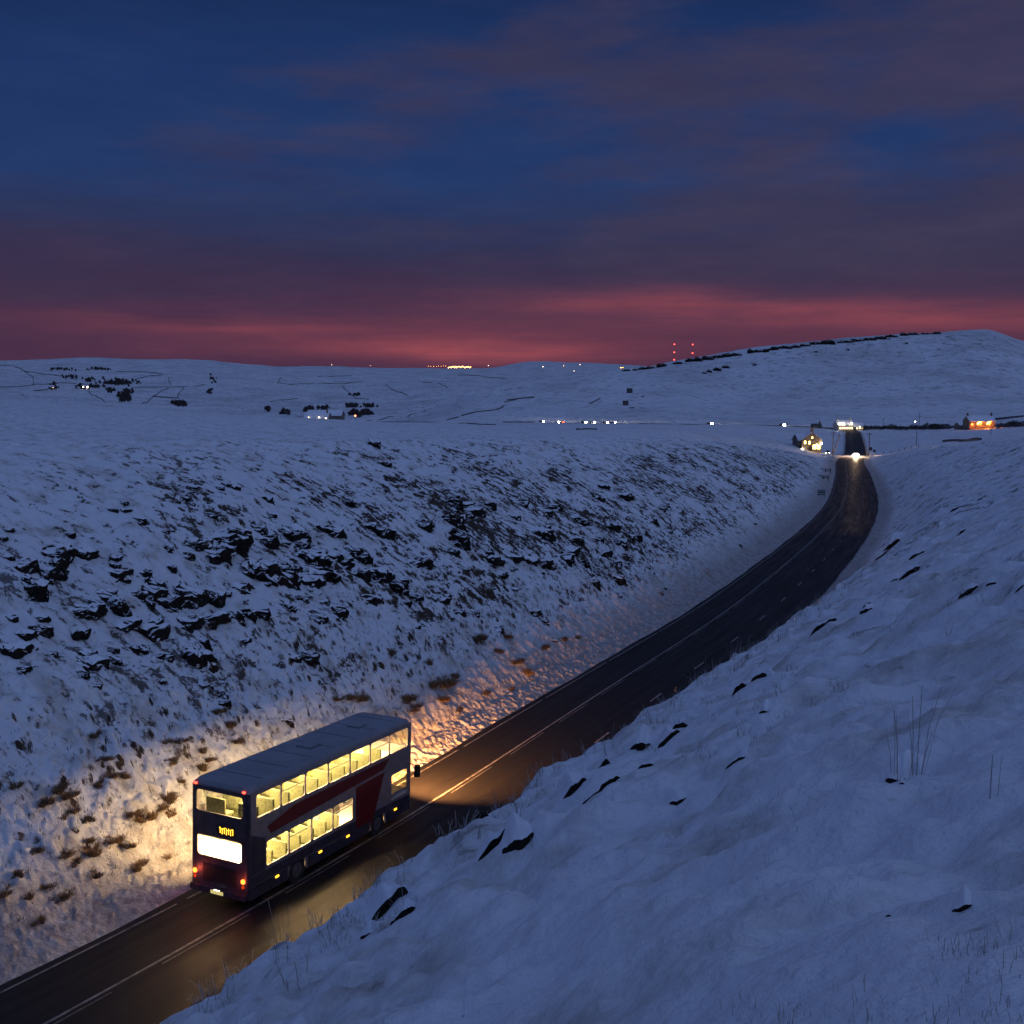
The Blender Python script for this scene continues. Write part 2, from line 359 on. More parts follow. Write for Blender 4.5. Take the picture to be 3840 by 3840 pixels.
def ray(px, py):
    v = (py-1920)/FPX; u = (px-1920)/FPX; c, s = math.cos(TH), math.sin(TH)
    return np.array([u, c - v*s, -(s + v*c)])
_RR = np.concatenate([np.arange(.8, 6, .03), np.arange(6, 120, .15), np.exp(np.linspace(math.log(120), math.log(14000), 1500))])
def hit(px, py, rmin=0, rmax=1e9):
    d = ray(px, py); R = _RR[(_RR > rmin) & (_RR < rmax)]
    X, Y, Z = d[0]*R, d[1]*R, d[2]*R
    z, S, T = terrain(X, Y, False)
    k = np.nonzero(Z < z)[0]
    i = k[0] if len(k) else len(R)-1
    zz, S2, T2 = terrain(X[i:i+1], Y[i:i+1])
    return np.array([X[i], Y[i], zz[0]]), float(S[i]), float(T[i]), R[i]*math.hypot(d[0], d[1])
def zat(x, y): return float(terrain(np.array([x]), np.array([y]))[0][0])

def build_ground():
    aa = np.arange(-.50, .5001, .00115)
    side = .5 + np.cumsum(.0013*1.07**np.arange(60)); side = side[side < PI-.02]
    extra = np.linspace(side[-1], PI, max(2, int((PI-side[-1])/.08)+1))[1:-1]
    ang = np.concatenate([-np.concatenate([side, extra])[::-1], aa, side, extra])
    rr = [.35]
    while rr[-1] < 22000:
        r = rr[-1]
        if r < 24: st = max(.03, r*.0055)
        elif r < 40: st = .12
        elif r < 112: st = .115
        elif r < 300: st = max(.115, r*.0024)
        elif r < 1500: st = r*.0042
        else: st = r*.012
        rr.append(r+st)
    rr = np.array(rr); na, nr = len(ang), len(rr)
    A, R = np.meshgrid(ang, rr)
    X, Y = (np.sin(A)*R).ravel(), (np.cos(A)*R).ravel()
    Z, S, T = terrain(X, Y)
    Z -= (np.hypot(X, Y)/1e4)**2*6
    V = np.stack([X, Y, Z], 1).astype(np.float32)
    V = np.concatenate([V, [[0, 0, float(Z[:na].mean())]]]).astype(np.float32); ctr = len(V)-1
    i = np.arange(nr-1)[:, None]*na; j = np.arange(na)[None]; j2 = (j+1) % na
    Q = np.stack([i+j, i+j2, i+na+j2, i+na+j], 2).reshape(-1, 4)[:, ::-1]
    Tn = np.stack([np.full(na, ctr), j2.ravel() if False else (np.arange(na)+1) % na, np.arange(na)], 1)
    me = bpy.data.meshes.new('ground')
    me.vertices.add(len(V)); me.vertices.foreach_set('co', V.ravel())
    nl = Q.size + Tn.size; me.loops.add(nl)
    me.loops.foreach_set('vertex_index', np.concatenate([Q.ravel(), Tn.ravel()]).astype(np.int32))
    npoly = len(Q)+len(Tn); me.polygons.add(npoly)
    ls = np.concatenate([np.arange(len(Q))*4, Q.size+np.arange(len(Tn))*3]).astype(np.int32)
    me.polygons.foreach_set('loop_start', ls)
    me.polygons.foreach_set('use_smooth', np.ones(npoly, bool))
    me.update(calc_edges=True); me.validate()
    S = np.append(S, 0); T = np.append(T, -20); Rv = np.append(np.hypot(X, Y), 0)
    a = me.attributes.new('road_st', 'FLOAT_VECTOR', 'POINT')
    a.data.foreach_set('vector', np.stack([S, T, np.zeros_like(S)], 1).astype(np.float32).ravel())
    near = 1-ss(380, 480, S)
    TLs = np.interp(S, TS, tl)
    # how much heather and stone breaks through the snow (r), dirty verge (g), smoothness (b)
    fleck = np.where(T > 0, ss(4, 9, T)*(1-.75*ss(TLs-12, TLs+6, T)), .25+.45*ss(30, 90, Rv))*(1-ss(250, 700, Rv)*.6)
    fleck = np.where((T < -6) & (Rv < 60), .35, fleck)
    fleck *= np.where(T > 0, .55+.45*ss(-30, 60, S), 1)
    dirt = (1-ss(1.2, np.where(T > 0, 5.5, 3.4), np.abs(T+1.45)-4.3))*near + (1-near)*(1-ss(0, 2.0, np.abs(T+1.45)-4.3))
    bandm = np.where(T > 0, ss(6, 11, T)*(1-ss(18, 27, T))*ss(-10, 60, S)*(1-ss(250, 330, S)), 0)*(.4+.6*ss(-.2, .3, fbm(S/11., T/6., 3, 201)))
    c = me.attributes.new('cover', 'FLOAT_VECTOR', 'POINT')
    c.data.foreach_set('vector', np.stack([fleck, dirt, bandm], 1).astype(np.float32).ravel())
    me.materials.append(MAT['snow'])
    o = bpy.data.objects.new('ground', me); COL.objects.link(o); tag(o, kind='structure')
    return o

# ------------------------------------------------------------ materials
MAT = {}
def snow_material():
    m = bpy.data.materials.new('snow_moor'); m.use_nodes = True; t = m.node_tree; b = t.nodes['Principled BSDF']
    at = N(t, 'ShaderNodeAttribute', attribute_name='road_st'); cv = N(t, 'ShaderNodeAttribute', attribute_name='cover')
    sp = N(t, 'ShaderNodeSeparateXYZ'); t.links.new(cv.outputs['Vector'], sp.inputs[0])
    geo = N(t, 'ShaderNodeNewGeometry'); gs = N(t, 'ShaderNodeSeparateXYZ'); t.links.new(geo.outputs['True Normal'], gs.inputs[0])
    P = geo.outputs['Position']
    # fall-line streaks of heather stems on the banks
    st = mapping(t, at.outputs['Vector'], scale=(1.0, .55, 1))
    f1 = noise(t, st, 1.7, 7, .66); f2 = noise(t, P, .16, 4, .55)
    f3 = noise(t, P, 5.0, 4, .6)
    v = mth(t, 'ADD', mth(t, 'MULTIPLY', f1, .7), mth(t, 'ADD', mth(t, 'MULTIPLY', f2, .35), mth(t, 'MULTIPLY', f3, .27)))
    v = mth(t, 'ADD', v, mth(t, 'MULTIPLY', sp.outputs[0], .10)); v = mth(t, 'ADD', v, mth(t, 'MULTIPLY', sp.outputs[2], .034))
    fl = ramp(t, v, [(.780, (0,0,0)), (.820, (1,1,1))])
    fl = mth(t, 'MULTIPLY', fl, mth(t, 'MULTIPLY', sp.outputs[0], 1.2, clamp=True))
    # steep faces hold no snow
    stp = mth(t, 'ADD', gs.outputs[2], mth(t, 'MULTIPLY', mth(t, 'SUBTRACT', f3, .5), .35))
    sr = ramp(t, stp, [(.40, (1,1,1)), (.50, (0,0,0))])
    dark = mth(t, 'MAXIMUM', fl, sr)
    n4 = noise(t, P, .6, 5, .6); n5 = noise(t, P, 9, 4, .6)
    snow = ramp(t, n4, [(.25, (.66, .69, .74)), (.75, (.80, .83, .86))])
    # thin cover: dead grass showing through
    thin = ramp(t, mth(t, 'ADD', n4, mth(t, 'MULTIPLY', f1, .6)), [(.76, (0,0,0)), (1.0, (.62,.62,.62))])
    snow = mix(t, thin, snow, (.30, .25, .20, 1))
    # far moor: rushes and heath darken whole patches
    pf = mapping(t, P, scale=(1, 1.0, 1)); n6 = noise(t, pf, .012, 8, .68)
    cd = N(t, 'ShaderNodeVectorMath', operation='LENGTH'); t.links.new(P, cd.inputs[0])
    fw = mth(t, 'MULTIPLY', ramp(t, mth(t, 'DIVIDE', cd.outputs['Value'], 3000), [(.03, (0,0,0)), (.5, (1,1,1))]), .5)
    fm = mth(t, 'MULTIPLY', ramp(t, n6, [(.44, (0,0,0)), (.64, (1,1,1))]), fw)
    snow = mix(t, fm, snow, (.28, .27, .27, 1))
    n7 = noise(t, P, .10, 7, .72)
    fk = mth(t, 'MULTIPLY', ramp(t, n7, [(.53, (0,0,0)), (.62, (1,1,1))]), mth(t, 'MULTIPLY', fw, 1.5))
    snow = mix(t, fk, snow, (.16, .15, .15, 1))
    heath = ramp(t, n5, [(.3, (.020, .014, .011)), (.7, (.075, .050, .033))])
    col = mix(t, dark, snow, heath)
    dn = noise(t, P, 2.2, 6, .65)
    dm = mth(t, 'MULTIPLY', sp.outputs[1], ramp(t, dn, [(.25, (.45,.45,.45)), (.65, (1,1,1))]))
    dirt = ramp(t, n5, [(.3, (.16, .14, .13)), (.7, (.33, .30, .28))])
    col = mix(t, dm, col, dirt)
    t.links.new(col, b.inputs['Base Color']); b.inputs['Roughness'].default_value = .75
    b.inputs['Specular IOR Level'].default_value = .25
    bp = N(t, 'ShaderNodeBump'); bp.inputs['Strength'].default_value = .8; bp.inputs['Distance'].default_value = .10
    hgt = mth(t, 'ADD', noise(t, P, 7, 6, .62), mth(t, 'MULTIPLY', noise(t, P, 1.6, 4, .6), 1.6))
    t.links.new(hgt, bp.inputs['Height']); t.links.new(bp.outputs[0], b.inputs['Normal'])
    return m
def rock_material(name='gritstone', cap=.62):
    m = bpy.data.materials.new(name); m.use_nodes = True; t = m.node_tree; b = t.nodes['Principled BSDF']
    geo = N(t, 'ShaderNodeNewGeometry'); gs = N(t, 'ShaderNodeSeparateXYZ'); t.links.new(geo.outputs['True Normal'], gs.inputs[0])
    P = geo.outputs['Position']; n = noise(t, P, 3.5, 6, .6); n2 = noise(t, mapping(t, P, scale=(1, 1, 5)), 2.2, 6, .65)
    rock = ramp(t, n2, [(.3, (.010, .008, .007)), (.7, (.034, .026, .021))])
    k = mth(t, 'ADD', gs.outputs[2], mth(t, 'MULTIPLY', mth(t, 'SUBTRACT', n, .5), .9))
    sm = ramp(t, k, [(cap-.06, (0,0,0)), (cap+.06, (1,1,1))])
    t.links.new(mix(t, sm, rock, (.76, .79, .83, 1)), b.inputs['Base Color']); b.inputs['Roughness'].default_value = .9
    b.inputs['Specular IOR Level'].default_value = .15
    bp = N(t, 'ShaderNodeBump'); bp.inputs['Strength'].default_value = .8; bp.inputs['Distance'].default_value = .06
    t.links.new(n2, bp.inputs['Height']); t.links.new(bp.outputs[0], b.inputs['Normal'])
    return m
def asphalt_material():
    m = bpy.data.materials.new('wet_asphalt'); m.use_nodes = True; t = m.node_tree; b = t.nodes['Principled BSDF']
    geo = N(t, 'ShaderNodeNewGeometry'); P = geo.outputs['Position']
    at = N(t, 'ShaderNodeAttribute', attribute_name='road_st')
    a = noise(t, P, 30, 3, .6); w = noise(t, mapping(t, at.outputs['Vector'], scale=(.05, 1.3, 1)), 1.5, 5, .6)
    c = ramp(t, a, [(.3, (.007, .007, .008)), (.7, (.017, .016, .016))])
    c = mix(t, mth(t, 'MULTIPLY', w, .5), c, (.016, .015, .017, 1))
    t.links.new(c, b.inputs['Base Color'])
    t.links.new(ramp(t, w, [(.3, (.42,)*3), (.7, (.72,)*3)]), b.inputs['Roughness'])
    b.inputs['Specular IOR Level'].default_value = .10
    bp = N(t, 'ShaderNodeBump'); bp.inputs['Strength'].default_value = .5; bp.inputs['Distance'].default_value = .01
    t.links.new(a, bp.inputs['Height']); t.links.new(bp.outputs[0], b.inputs['Normal'])
    return m
def paint_material():
    m = bpy.data.materials.new('road_paint'); m.use_nodes = True; t = m.node_tree; b = t.nodes['Principled BSDF']
    geo = N(t, 'ShaderNodeNewGeometry'); n = noise(t, geo.outputs['Position'], 4, 6, .7)
    t.links.new(ramp(t, n, [(.35, (.05, .05, .05)), (.65, (.27, .26, .25))]), b.inputs['Base Color']); b.inputs['Roughness'].default_value = .55
    return m
MAT['snow'] = snow_material(); MAT['rock'] = rock_material(); MAT['asphalt'] = asphalt_material(); MAT['paint'] = paint_material()
MAT['drift'] = pmat('drifted_snow', (.66, .69, .74), .75, var=.10, vscale=3, spec=.2)
MAT['peat'] = pmat('bare_peat', (.022, .018, .014), .95, var=.6, vscale=14, spec=.1)
MAT['crag'] = rock_material('far_gritstone', .80)
MAT['grass'] = pmat('dead_grass', (.17, .10, .045), .8, var=.6, vscale=9)
MAT['frost'] = pmat('frosted_grass', (.30, .28, .26), .8, var=.35, vscale=9)
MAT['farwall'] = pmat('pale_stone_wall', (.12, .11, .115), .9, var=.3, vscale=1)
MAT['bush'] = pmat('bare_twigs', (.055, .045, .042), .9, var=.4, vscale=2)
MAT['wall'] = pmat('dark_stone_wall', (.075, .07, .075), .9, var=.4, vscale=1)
MAT['wood'] = pmat('old_timber', (.035, .028, .024), .9, var=.3, vscale=4)
MAT['metal'] = pmat('grey_steel', (.12, .12, .13), .5, metal=.6)

# ------------------------------------------------------------ road and markings
def strip(name, s0, s1, t0, t1, h, mat, step=2.0):
    n = max(1, int((s1-s0)/step)); ss_ = np.linspace(s0, s1, n+1)
    v = []; f = []
    for s in ss_: v += [road_at(s, t0, h), road_at(s, t1, h)]
    for i in range(n): f.append((2*i, 2*i+2, 2*i+3, 2*i+1))
    return v, f, ss_
def build_road():
    s = np.concatenate([np.arange(-135, 430, 2.), np.arange(430, RS[-1]-2, 4.)]); tt = [-5.9, -3.2, 0, 2.95]
    v = []; f = []; st = []
    for i, a in enumerate(s):
        ed = .05*math.sin(a*.31)+.04*math.sin(a*.83+1)
        for t in tt:
            tq = t + (ed if t in (-5.9, 2.95) else 0)
            v.append(road_at(a, tq, .03-.008*abs(t))); st.append((a, tq, 0))
        if i:
            for j in range(3): f.append(((i-1)*4+j, i*4+j, i*4+j+1, (i-1)*4+j+1))
    o = meshobj('road', v, f, MAT['asphalt']); tag(o, kind='structure')
    for p in o.data.polygons: p.use_smooth = True
    a = o.data.attributes.new('road_st', 'FLOAT_VECTOR', 'POINT'); a.data.foreach_set('vector', np.array(st, np.float32).ravel())
    def marks(name, segs, h):
        V = []; F = []
        for s0, s1, t0, t1 in segs:
            vv, ff, _ = strip('', s0, s1, t0, t1, h, None, 1.0); b = len(V); V += vv; F += [[i+b for i in q] for q in ff]
        # drape just above the carriageway
        o = meshobj(name, V, F, MAT['paint']); tag(o, kind='structure'); return o
    marks('centre_line', [(-135, 640, .03, .13)] + [(a, a+4.0, -.16, -.12) for a in np.arange(-130, 420, 6.)], .046)
    marks('edge_line', [(a, a+9.5, 2.50, 2.585) for a in np.arange(-130, 380, 10.)], .030)
    marks('lane_line', [(a, a+2.0, -3.26, -3.14) for a in np.arange(15.2-8.5*14, 180, 8.5)], .026)

# ------------------------------------------------------------ rocks
from mathutils import noise as mn
def rock_mesh(seed, w, h, d, blocks=3, rough=.07, name='rock'):
    """layered block outcrop: x along the contour (width w), +y into the slope (depth d), z up (height h)"""
    r = random.Random(seed); bm = bmesh.new()
    for b in range(blocks):
        bw = w*(.85 if b == 0 else r.uniform(.28, .62)); bh = h*(1 if b == 0 else r.uniform(.5, 1.0)); bd = d*(1 if b == 0 else r.uniform(.5, .9))
        cx = 0 if b == 0 else r.uniform(-.5, .5)*w*.9; cz = 0 if b == 0 else r.uniform(-.6, .35)*h; cy = 0 if b == 0 else r.uniform(-.18, .2)*d
        tilt = r.uniform(-.12, .12); pts = []
        n = 5
        for i in range(n):                                   # ragged top and bottom edge, front and back
            x = -bw/2 + bw*i/(n-1) + r.uniform(-.06, .06)*bw
            e = .62 if i in (0, n-1) else 1
            for (yy, zz) in ((-.5, -.5), (-.5, .42), (.5, -.5), (.5, .5)):
                pts.append(Vector((x, yy*bd*e*r.uniform(.8, 1.1), (zz*e*r.uniform(.72, 1.12))*bh)))
        vs = [bm.verts.new(Vector((cx, cy, cz)) + Matrix.Rotation(tilt, 3, 'Y') @ p) for p in pts]
        res = bmesh.ops.convex_hull(bm, input=vs)
        junk = [e for e in res['geom_interior'] + res['geom_unused'] if isinstance(e, bmesh.types.BMVert) and e.is_valid]
        if junk: bmesh.ops.delete(bm, geom=list(set(junk)), context='VERTS')
    bmesh.ops.subdivide_edges(bm, edges=bm.edges[:], cuts=2 if max(w, h) < 1.2 else 3, use_grid_fill=True)
    bmesh.ops.triangulate(bm, faces=bm.faces[:])
    o = r.uniform(0, 90); k = 2.2/max(.3, min(w, 3))
    for v in bm.verts:
        p = v.co*k*1.5 + Vector((o, o, o)); q = v.co*k*4 + Vector((o, 0, o))
        v.co += Vector((mn.noise(p), mn.noise(p+Vector((9, 3, 1))), mn.noise(p+Vector((4, 8, 2)))))*rough*2.2*h + mn.noise_vector(q)*rough*.8*h
    me = bpy.data.meshes.new(name); bm.to_mesh(me); bm.free(); me.materials.append(MAT['rock'])
    return me
def heading(s): return math.atan2(np.interp(s, RS, TAN[:, 0]), np.interp(s, RS, TAN[:, 1]))
ROCKS = []
def put_rock(px, py, wpx, hpx, seed, side='left', squash=1):
    p, s, t, D = hit(px, py)
    if not (t > 4.5 if side == 'left' else t < -6.4): return None
    w = max(.05, wpx*D/4150.0); h = max(.03, hpx*D/4150.0*1.02*squash)
    if side == 'left': w, h = max(.2, w*.98), max(.14, h*.98)
    else: w *= 1.2; h *= 1.6
    blocks = 2 + (w > .9) + (w > 1.8)*2
    if side == 'left':
        me = rock_mesh(seed, w*1.12, h*1.2, h*1.5+.35, blocks+2, .12); a = heading(s) 
        # local x along the road, local +y uphill (to the left of the road)
        o = bpy.data.objects.new('rock_outcrop', me); COL.objects.link(o)
        o.location = (p[0], p[1], p[2]+.05*h); o.rotation_euler = (rnd.uniform(-.1, .1), rnd.uniform(-.06, .06), PI/2 - a + rnd.uniform(-.22, .22))
        n = np.array([-math.cos(a), math.sin(a)])
        o.location.x += n[0]*(h*.55); o.location.y += n[1]*(h*.55); o.location.z += h*.10
    else: o = hummock(p, w, h, seed)
    ROCKS.append((o, px, py, w, h, s, t, D)); return o

def hummock(p, w, h, seed):
    """a snow-covered hump of turf whose bare undercut face looks uphill; its back melts into the slope"""
    r = random.Random(seed); h = min(h*.95, w*.6); hw = w/2; az = math.atan2(p[0], p[1]) + r.uniform(-.2, .2)
    fx, fy = math.sin(az), math.cos(az); rx, ry = fy, -fx
    K = [-1, -.45, -.2, -.08, 0, .03, .06, .09, .12, .15, .18, .23, .3, .45, .65, .9, 1.2, 1.6, 2.1, 2.8, 3.8, 5.2, 7.0]; U = np.linspace(-1.3, 1.3, 53)
    K = np.array(K)[None, :]*h; uu = U[:, None]; o1, o2 = r.uniform(0, 50), r.uniform(0, 50); asym = r.uniform(-.35, .35)
    env = np.clip(1-np.abs(uu+asym*.3*(1-uu*uu))**2.4, 0, 1)**.6*(.9+.35*perlin(uu*1.5+o1, uu*0+o2)+.06*perlin(uu*4+o1, uu*0))
    env = np.clip(env, 0, 1.3); q0 = hw*(.35*uu**2 + .20*perlin(uu*1.4+o2, uu*0+3) + .03*perlin(uu*4+o2, uu*0+9))
    ris = ss(0, .16*h, K); dec = 1-ss(1.5*h, 6.8*h, K); en2 = np.clip(1-uu**2, 0, 1)**1.3; fall = 1-ss(.3*h, 1.8*h, K)*(1-en2); bump = h*(.60*env*ris+.36*env*en2*ss(.05*h, 1.5*h, K))*dec*fall
    sh = .20*h*env*ris*(1-ss(.16*h, 1.6*h, K))
    Q = q0 + K - sh; X = p[0] + rx*uu*hw + fx*Q; Y = p[1] + ry*uu*hw + fy*Q
    Z = terrain(X.ravel(), Y.ravel())[0].reshape(X.shape) + bump
    edge = np.maximum(np.maximum(ss(1.0, 1.3, np.abs(uu)), ss(5.2*h, 7.0*h, K)), ss(.1*h, 1.0*h, -K)); Z = Z - .05*edge - .004 + .03*h*perlin(X*9/max(w, .3), Y*9/max(w, .3))*ris
    nu, nk = X.shape; V = np.stack([X, Y, Z], 2).reshape(-1, 3); V = V - np.array(p)
    F = []; MI = []
    for i in range(nu-1):
        for j in range(nk-1):
            F.append((i*nk+j, i*nk+j+1, (i+1)*nk+j+1, (i+1)*nk+j)[::-1]); e = float((env[i, 0]+env[i+1, 0])/2)
            MI.append(1 if (2 <= j < 9 and e > .12) else 0)
    o = meshobj('snow_capped_hummock', V, F, [MAT['drift'], MAT['peat']], smooth=True); o.location = tuple(p)
    for f, mi in zip(o.data.polygons, MI): f.material_index = mi
    return o

def z7(L): return [(a/1.486, 1600+b/1.486, c/1.486, d/1.486) for a, b, c, d in L]
def z8(L): return [(1200+a/1.486, 1600+b/1.486, c/1.486, d/1.486) for a, b, c, d in L]
ROCK_L = z7([(370,750,130,90),(170,822,120,50),(310,855,150,100),(500,715,110,50),(225,960,90,110),(690,860,110,60),(820,862,70,35),(1150,715,130,70),(1240,775,120,80),
 (1340,720,160,120),(1465,620,50,45),(1520,680,80,70),(1680,640,150,90),(1700,720,70,60),(1780,790,130,90),(1880,760,110,50),(1390,850,50,40),(1500,880,150,110),(1620,915,150,110),
 (1660,830,40,40),(1770,910,150,80),(1860,880,60,100),(880,950,110,90),(970,1000,120,80),(1110,980,130,110),(1210,990,110,90),(450,1060,110,45),(550,1075,120,60),(690,1060,80,100),
 (620,980,90,50),(880,1155,200,80),(720,1155,130,50),(1080,1110,100,50),(1230,1110,150,50),(1330,1110,50,60),(1400,1100,60,70),(1470,1100,60,60),(125,1320,150,55),(250,1210,80,50),
 (160,1220,90,35),(75,1108,55,30),(250,1117,50,30),(300,1335,45,25),(465,1190,100,45),(755,1275,70,50),(810,1280,50,35),(890,1300,50,25),(940,1325,60,35),(1370,1210,80,30),
 (1140,1215,50,60),(1165,1350,140,100),(535,1390,150,70),(650,1365,50,45),(495,1325,70,35),(650,1290,40,30),(535,1005,40,30),(785,975,60,60),(830,1000,30,40),(965,815,40,40),
 (1060,750,70,40),(1370,940,100,50),(1625,1060,70,35),(1790,1140,60,60),(1705,1025,40,30),(1815,1030,80,25),(1250,1600,70,60),(1230,1535,40,25),(905,1480,50,20),(1150,1495,60,20),
 (540,1530,50,35),(1320,360,60,30),(1270,345,40,25),(1500,440,70,35),(1040,455,30,25),(1075,475,25,20),(720,500,40,30),(800,580,50,35),(925,640,35,20),(1650,1320,80,40),(1740,1330,90,60),
 (400,615,50,30),(660,770,50,25),(1900,1100,50,45),(1610,1700,40,40),(480,1480,30,40),(150,1425,50,25)]) \
 + z8([(300,570,90,35),(100,615,110,70),(380,620,80,60),(215,735,80,60),(70,760,90,40),(160,785,120,45),(265,770,80,60),(250,860,90,55),(350,855,110,60),(470,870,70,25),(590,780,140,60),
 (600,575,60,50),(770,490,55,60),(840,462,110,25),(870,530,120,60),(770,580,70,80),(805,690,90,90),(745,720,70,40),(960,460,60,40),(1095,515,60,30),(1140,450,50,35),(1330,485,60,40),
 (1270,500,60,40),(1480,565,60,40),(1275,650,130,75),(1440,655,90,60),(1560,665,50,35),(1690,680,60,45),(1770,660,100,60),(1000,780,90,45),(1110,775,90,45),(1190,790,90,40),
 (1275,800,80,60),(1390,790,100,60),(1485,795,60,50),(1600,735,90,40),(1665,780,50,40),(1030,840,60,40),(1540,910,45,60),(1680,885,60,50),(1720,415,90,45),(1600,350,60,22),(1570,420,50,40),
 (320,120,60,35),(1010,122,45,12),(1640,590,90,50),(1420,720,120,50),(300,1010,95,50),(460,950,55,60),(550,985,60,40),(490,1030,40,30),(690,995,110,45),(125,1100,50,60),(30,870,60,90),
 (1870,545,50,40),(1100,915,50,25),(1215,1060,60,40),(1260,1105,45,35),(540,1150,50,30),(795,1090,40,30),(870,1085,35,30),(990,1160,45,40),(380,230,35,30),(180,455,50,35)])
ROCK_R = [(1450,3370,150,62),(1585,3330,70,95),(1505,3440,90,50),(1380,3475,60,30),(1860,3270,120,90),(1945,3255,110,60),(2160,3010,80,60),(2280,3010,80,60),(2215,3035,90,30),
 (1815,3135,110,42),(1945,3065,40,48),(2400,2825,70,60),(2520,2790,90,60),(2265,2915,60,34),(2417,2950,60,24),(1870,3400,80,45),(1610,3185,90,30),(2545,2972,60,24),(2550,2745,60,26),
 (2770,2642,55,32),(2845,2612,50,36),(2890,2555,42,60),(2965,2488,100,34),(3080,2400,100,50),(3340,2185,70,28),(3410,2165,60,30),(3254,2299,40,24),(3246,2322,40,18),(3355,2283,40,12),
 (3490,2132,26,34),(3334,2060,60,36),(3300,2090,60,16),(3494,2142,32,40),(3615,2238,36,24),(3626,2270,54,26),(3714,2240,30,18),(3818,2240,24,14),(3605,2006,30,14),(3590,2041,14,12),
 (3440,2095,50,16),(3700,1977,36,14),(3750,1990,40,14),(3673,1880,16,24),(3580,1920,30,14),(3380,2908,95,42),(3460,2868,50,26),(3097,2928,20,34),(3600,3528,58,52),(3325,3578,24,24),
 (3380,2980,14,20),(2757,2855,70,18),(3220,2590,26,14),(2860,2730,30,14),(1760,3800,50,24),(2690,2700,26,12)]
def build_rocks():
    k = 0
    for q in ROCK_L:
        o = put_rock(*q, seed=100+k); k += 1
    rr = random.Random(5); n = 0
    while n < 52:                                            # small stones between the big ones
        px = rr.uniform(0, 2950); cy = 2080 if px < 1200 else 2090
        py = rr.gauss(cy, 130)
        sz = rr.uniform(14, 36)*(1 - .35*px/3000)
        o = put_rock(px, py, sz, sz*rr.uniform(.4, .8), seed=500+n); n += 1
    for q in ROCK_R:
        o = put_rock(*q, seed=900+k, side='right', squash=.9); k += 1
    lefts = [r for r in ROCKS if r[6] > 0]; rights = [r for r in ROCKS if r[6] < 0]
    def words(n):
        L = 'leftmost,second,third,fourth,fifth,sixth,seventh,eighth,ninth,tenth,eleventh,twelfth,thirteenth,fourteenth,fifteenth,sixteenth,seventeenth,eighteenth,nineteenth,twentieth'.split(',')
        return L[n] if n < len(L) else None
    big = sorted([r for r in lefts if r[3]*r[4] > .85], key=lambda r: -r[3]*r[4])[:34]
    bands = {'upper': [], 'middle': [], 'lower': []}
    for r in big: bands['upper' if r[2] < 2150 else 'middle' if r[2] < 2370 else 'lower'].append(r)
    for b, L in bands.items():
        L.sort(key=lambda r: r[1])
        for i, r in enumerate(L):
            shp = 'long low' if r[3] > 1.9*r[4] else 'blocky' if r[3] > 1.1*r[4] else 'upright'
            wd = words(i)
            if wd is None: continue
            pos = (wd if wd == 'leftmost' else wd + ' from left') + f' of the {b} band'
            tag(r[0], f'large {shp} dark outcrop, {pos}', 'rock', 'large outcrops on the far bank')
    for r in lefts:
        if 'label' not in r[0]:
            if r[3] > .8: tag(r[0], 'medium dark gritstone rock with snow on top breaking through the far bank', 'rock', 'medium rocks on the far bank')
            else: tag(r[0], 'small dark stone poking out of the snow on the far bank', 'rock', 'small stones on the far bank')
    R2 = sorted(rights, key=lambda r: -r[3]*r[4]/r[7]**2)
    for r in R2:
        tag(r[0], 'dark bare-faced hummock under a snow cap on the near slope', 'hummock', 'snow capped hummocks on the near slope')
    for i, r in enumerate(sorted(R2[:12], key=lambda r: r[1])):
        wd = words(i); pos = 'leftmost' if i == 0 else wd + ' from left'
        tag(r[0], f'large snow capped hummock, {pos} of the dozen biggest on the near slope', 'hummock')

# ------------------------------------------------------------ grass
def blades(r, n, rad, hgt, droop=.5, width=.012, origin=(0,0,0), V=None, F=None):
    V = [] if V is None else V; F = [] if F is None else F
    for i in range(n):
        a = r.uniform(0, 2*PI); q = rad*math.sqrt(r.random()); bx, by = origin[0]+q*math.cos(a), origin[1]+q*math.sin(a)
        h = hgt*r.uniform(.5, 1.1); b2 = a + r.uniform(-.8, .8); lean = droop*h*r.uniform(.2, 1.2)*(q/rad*.8+.4)
        dx, dy = math.cos(b2), math.sin(b2); wx, wy = -dy*width, dx*width; z = origin[2]
        b = len(V)
        for k, (u, v, ww) in enumerate(((0, -.05, 1), (.25, .5, .9), (.65, .88, .6))):
            c = (bx+dx*lean*u, by+dy*lean*u, z+h*v)
            V.append((c[0]-wx*ww, c[1]-wy*ww, c[2])); V.append((c[0]+wx*ww, c[1]+wy*ww, c[2]))
        V.append((bx+dx*lean*1.1, by+dy*lean*1.1, z+h*(1-.25*droop)))
        F += [(b, b+1, b+3, b+2), (b+2, b+3, b+5, b+4), (b+4, b+5, b+6)]
    return V, F
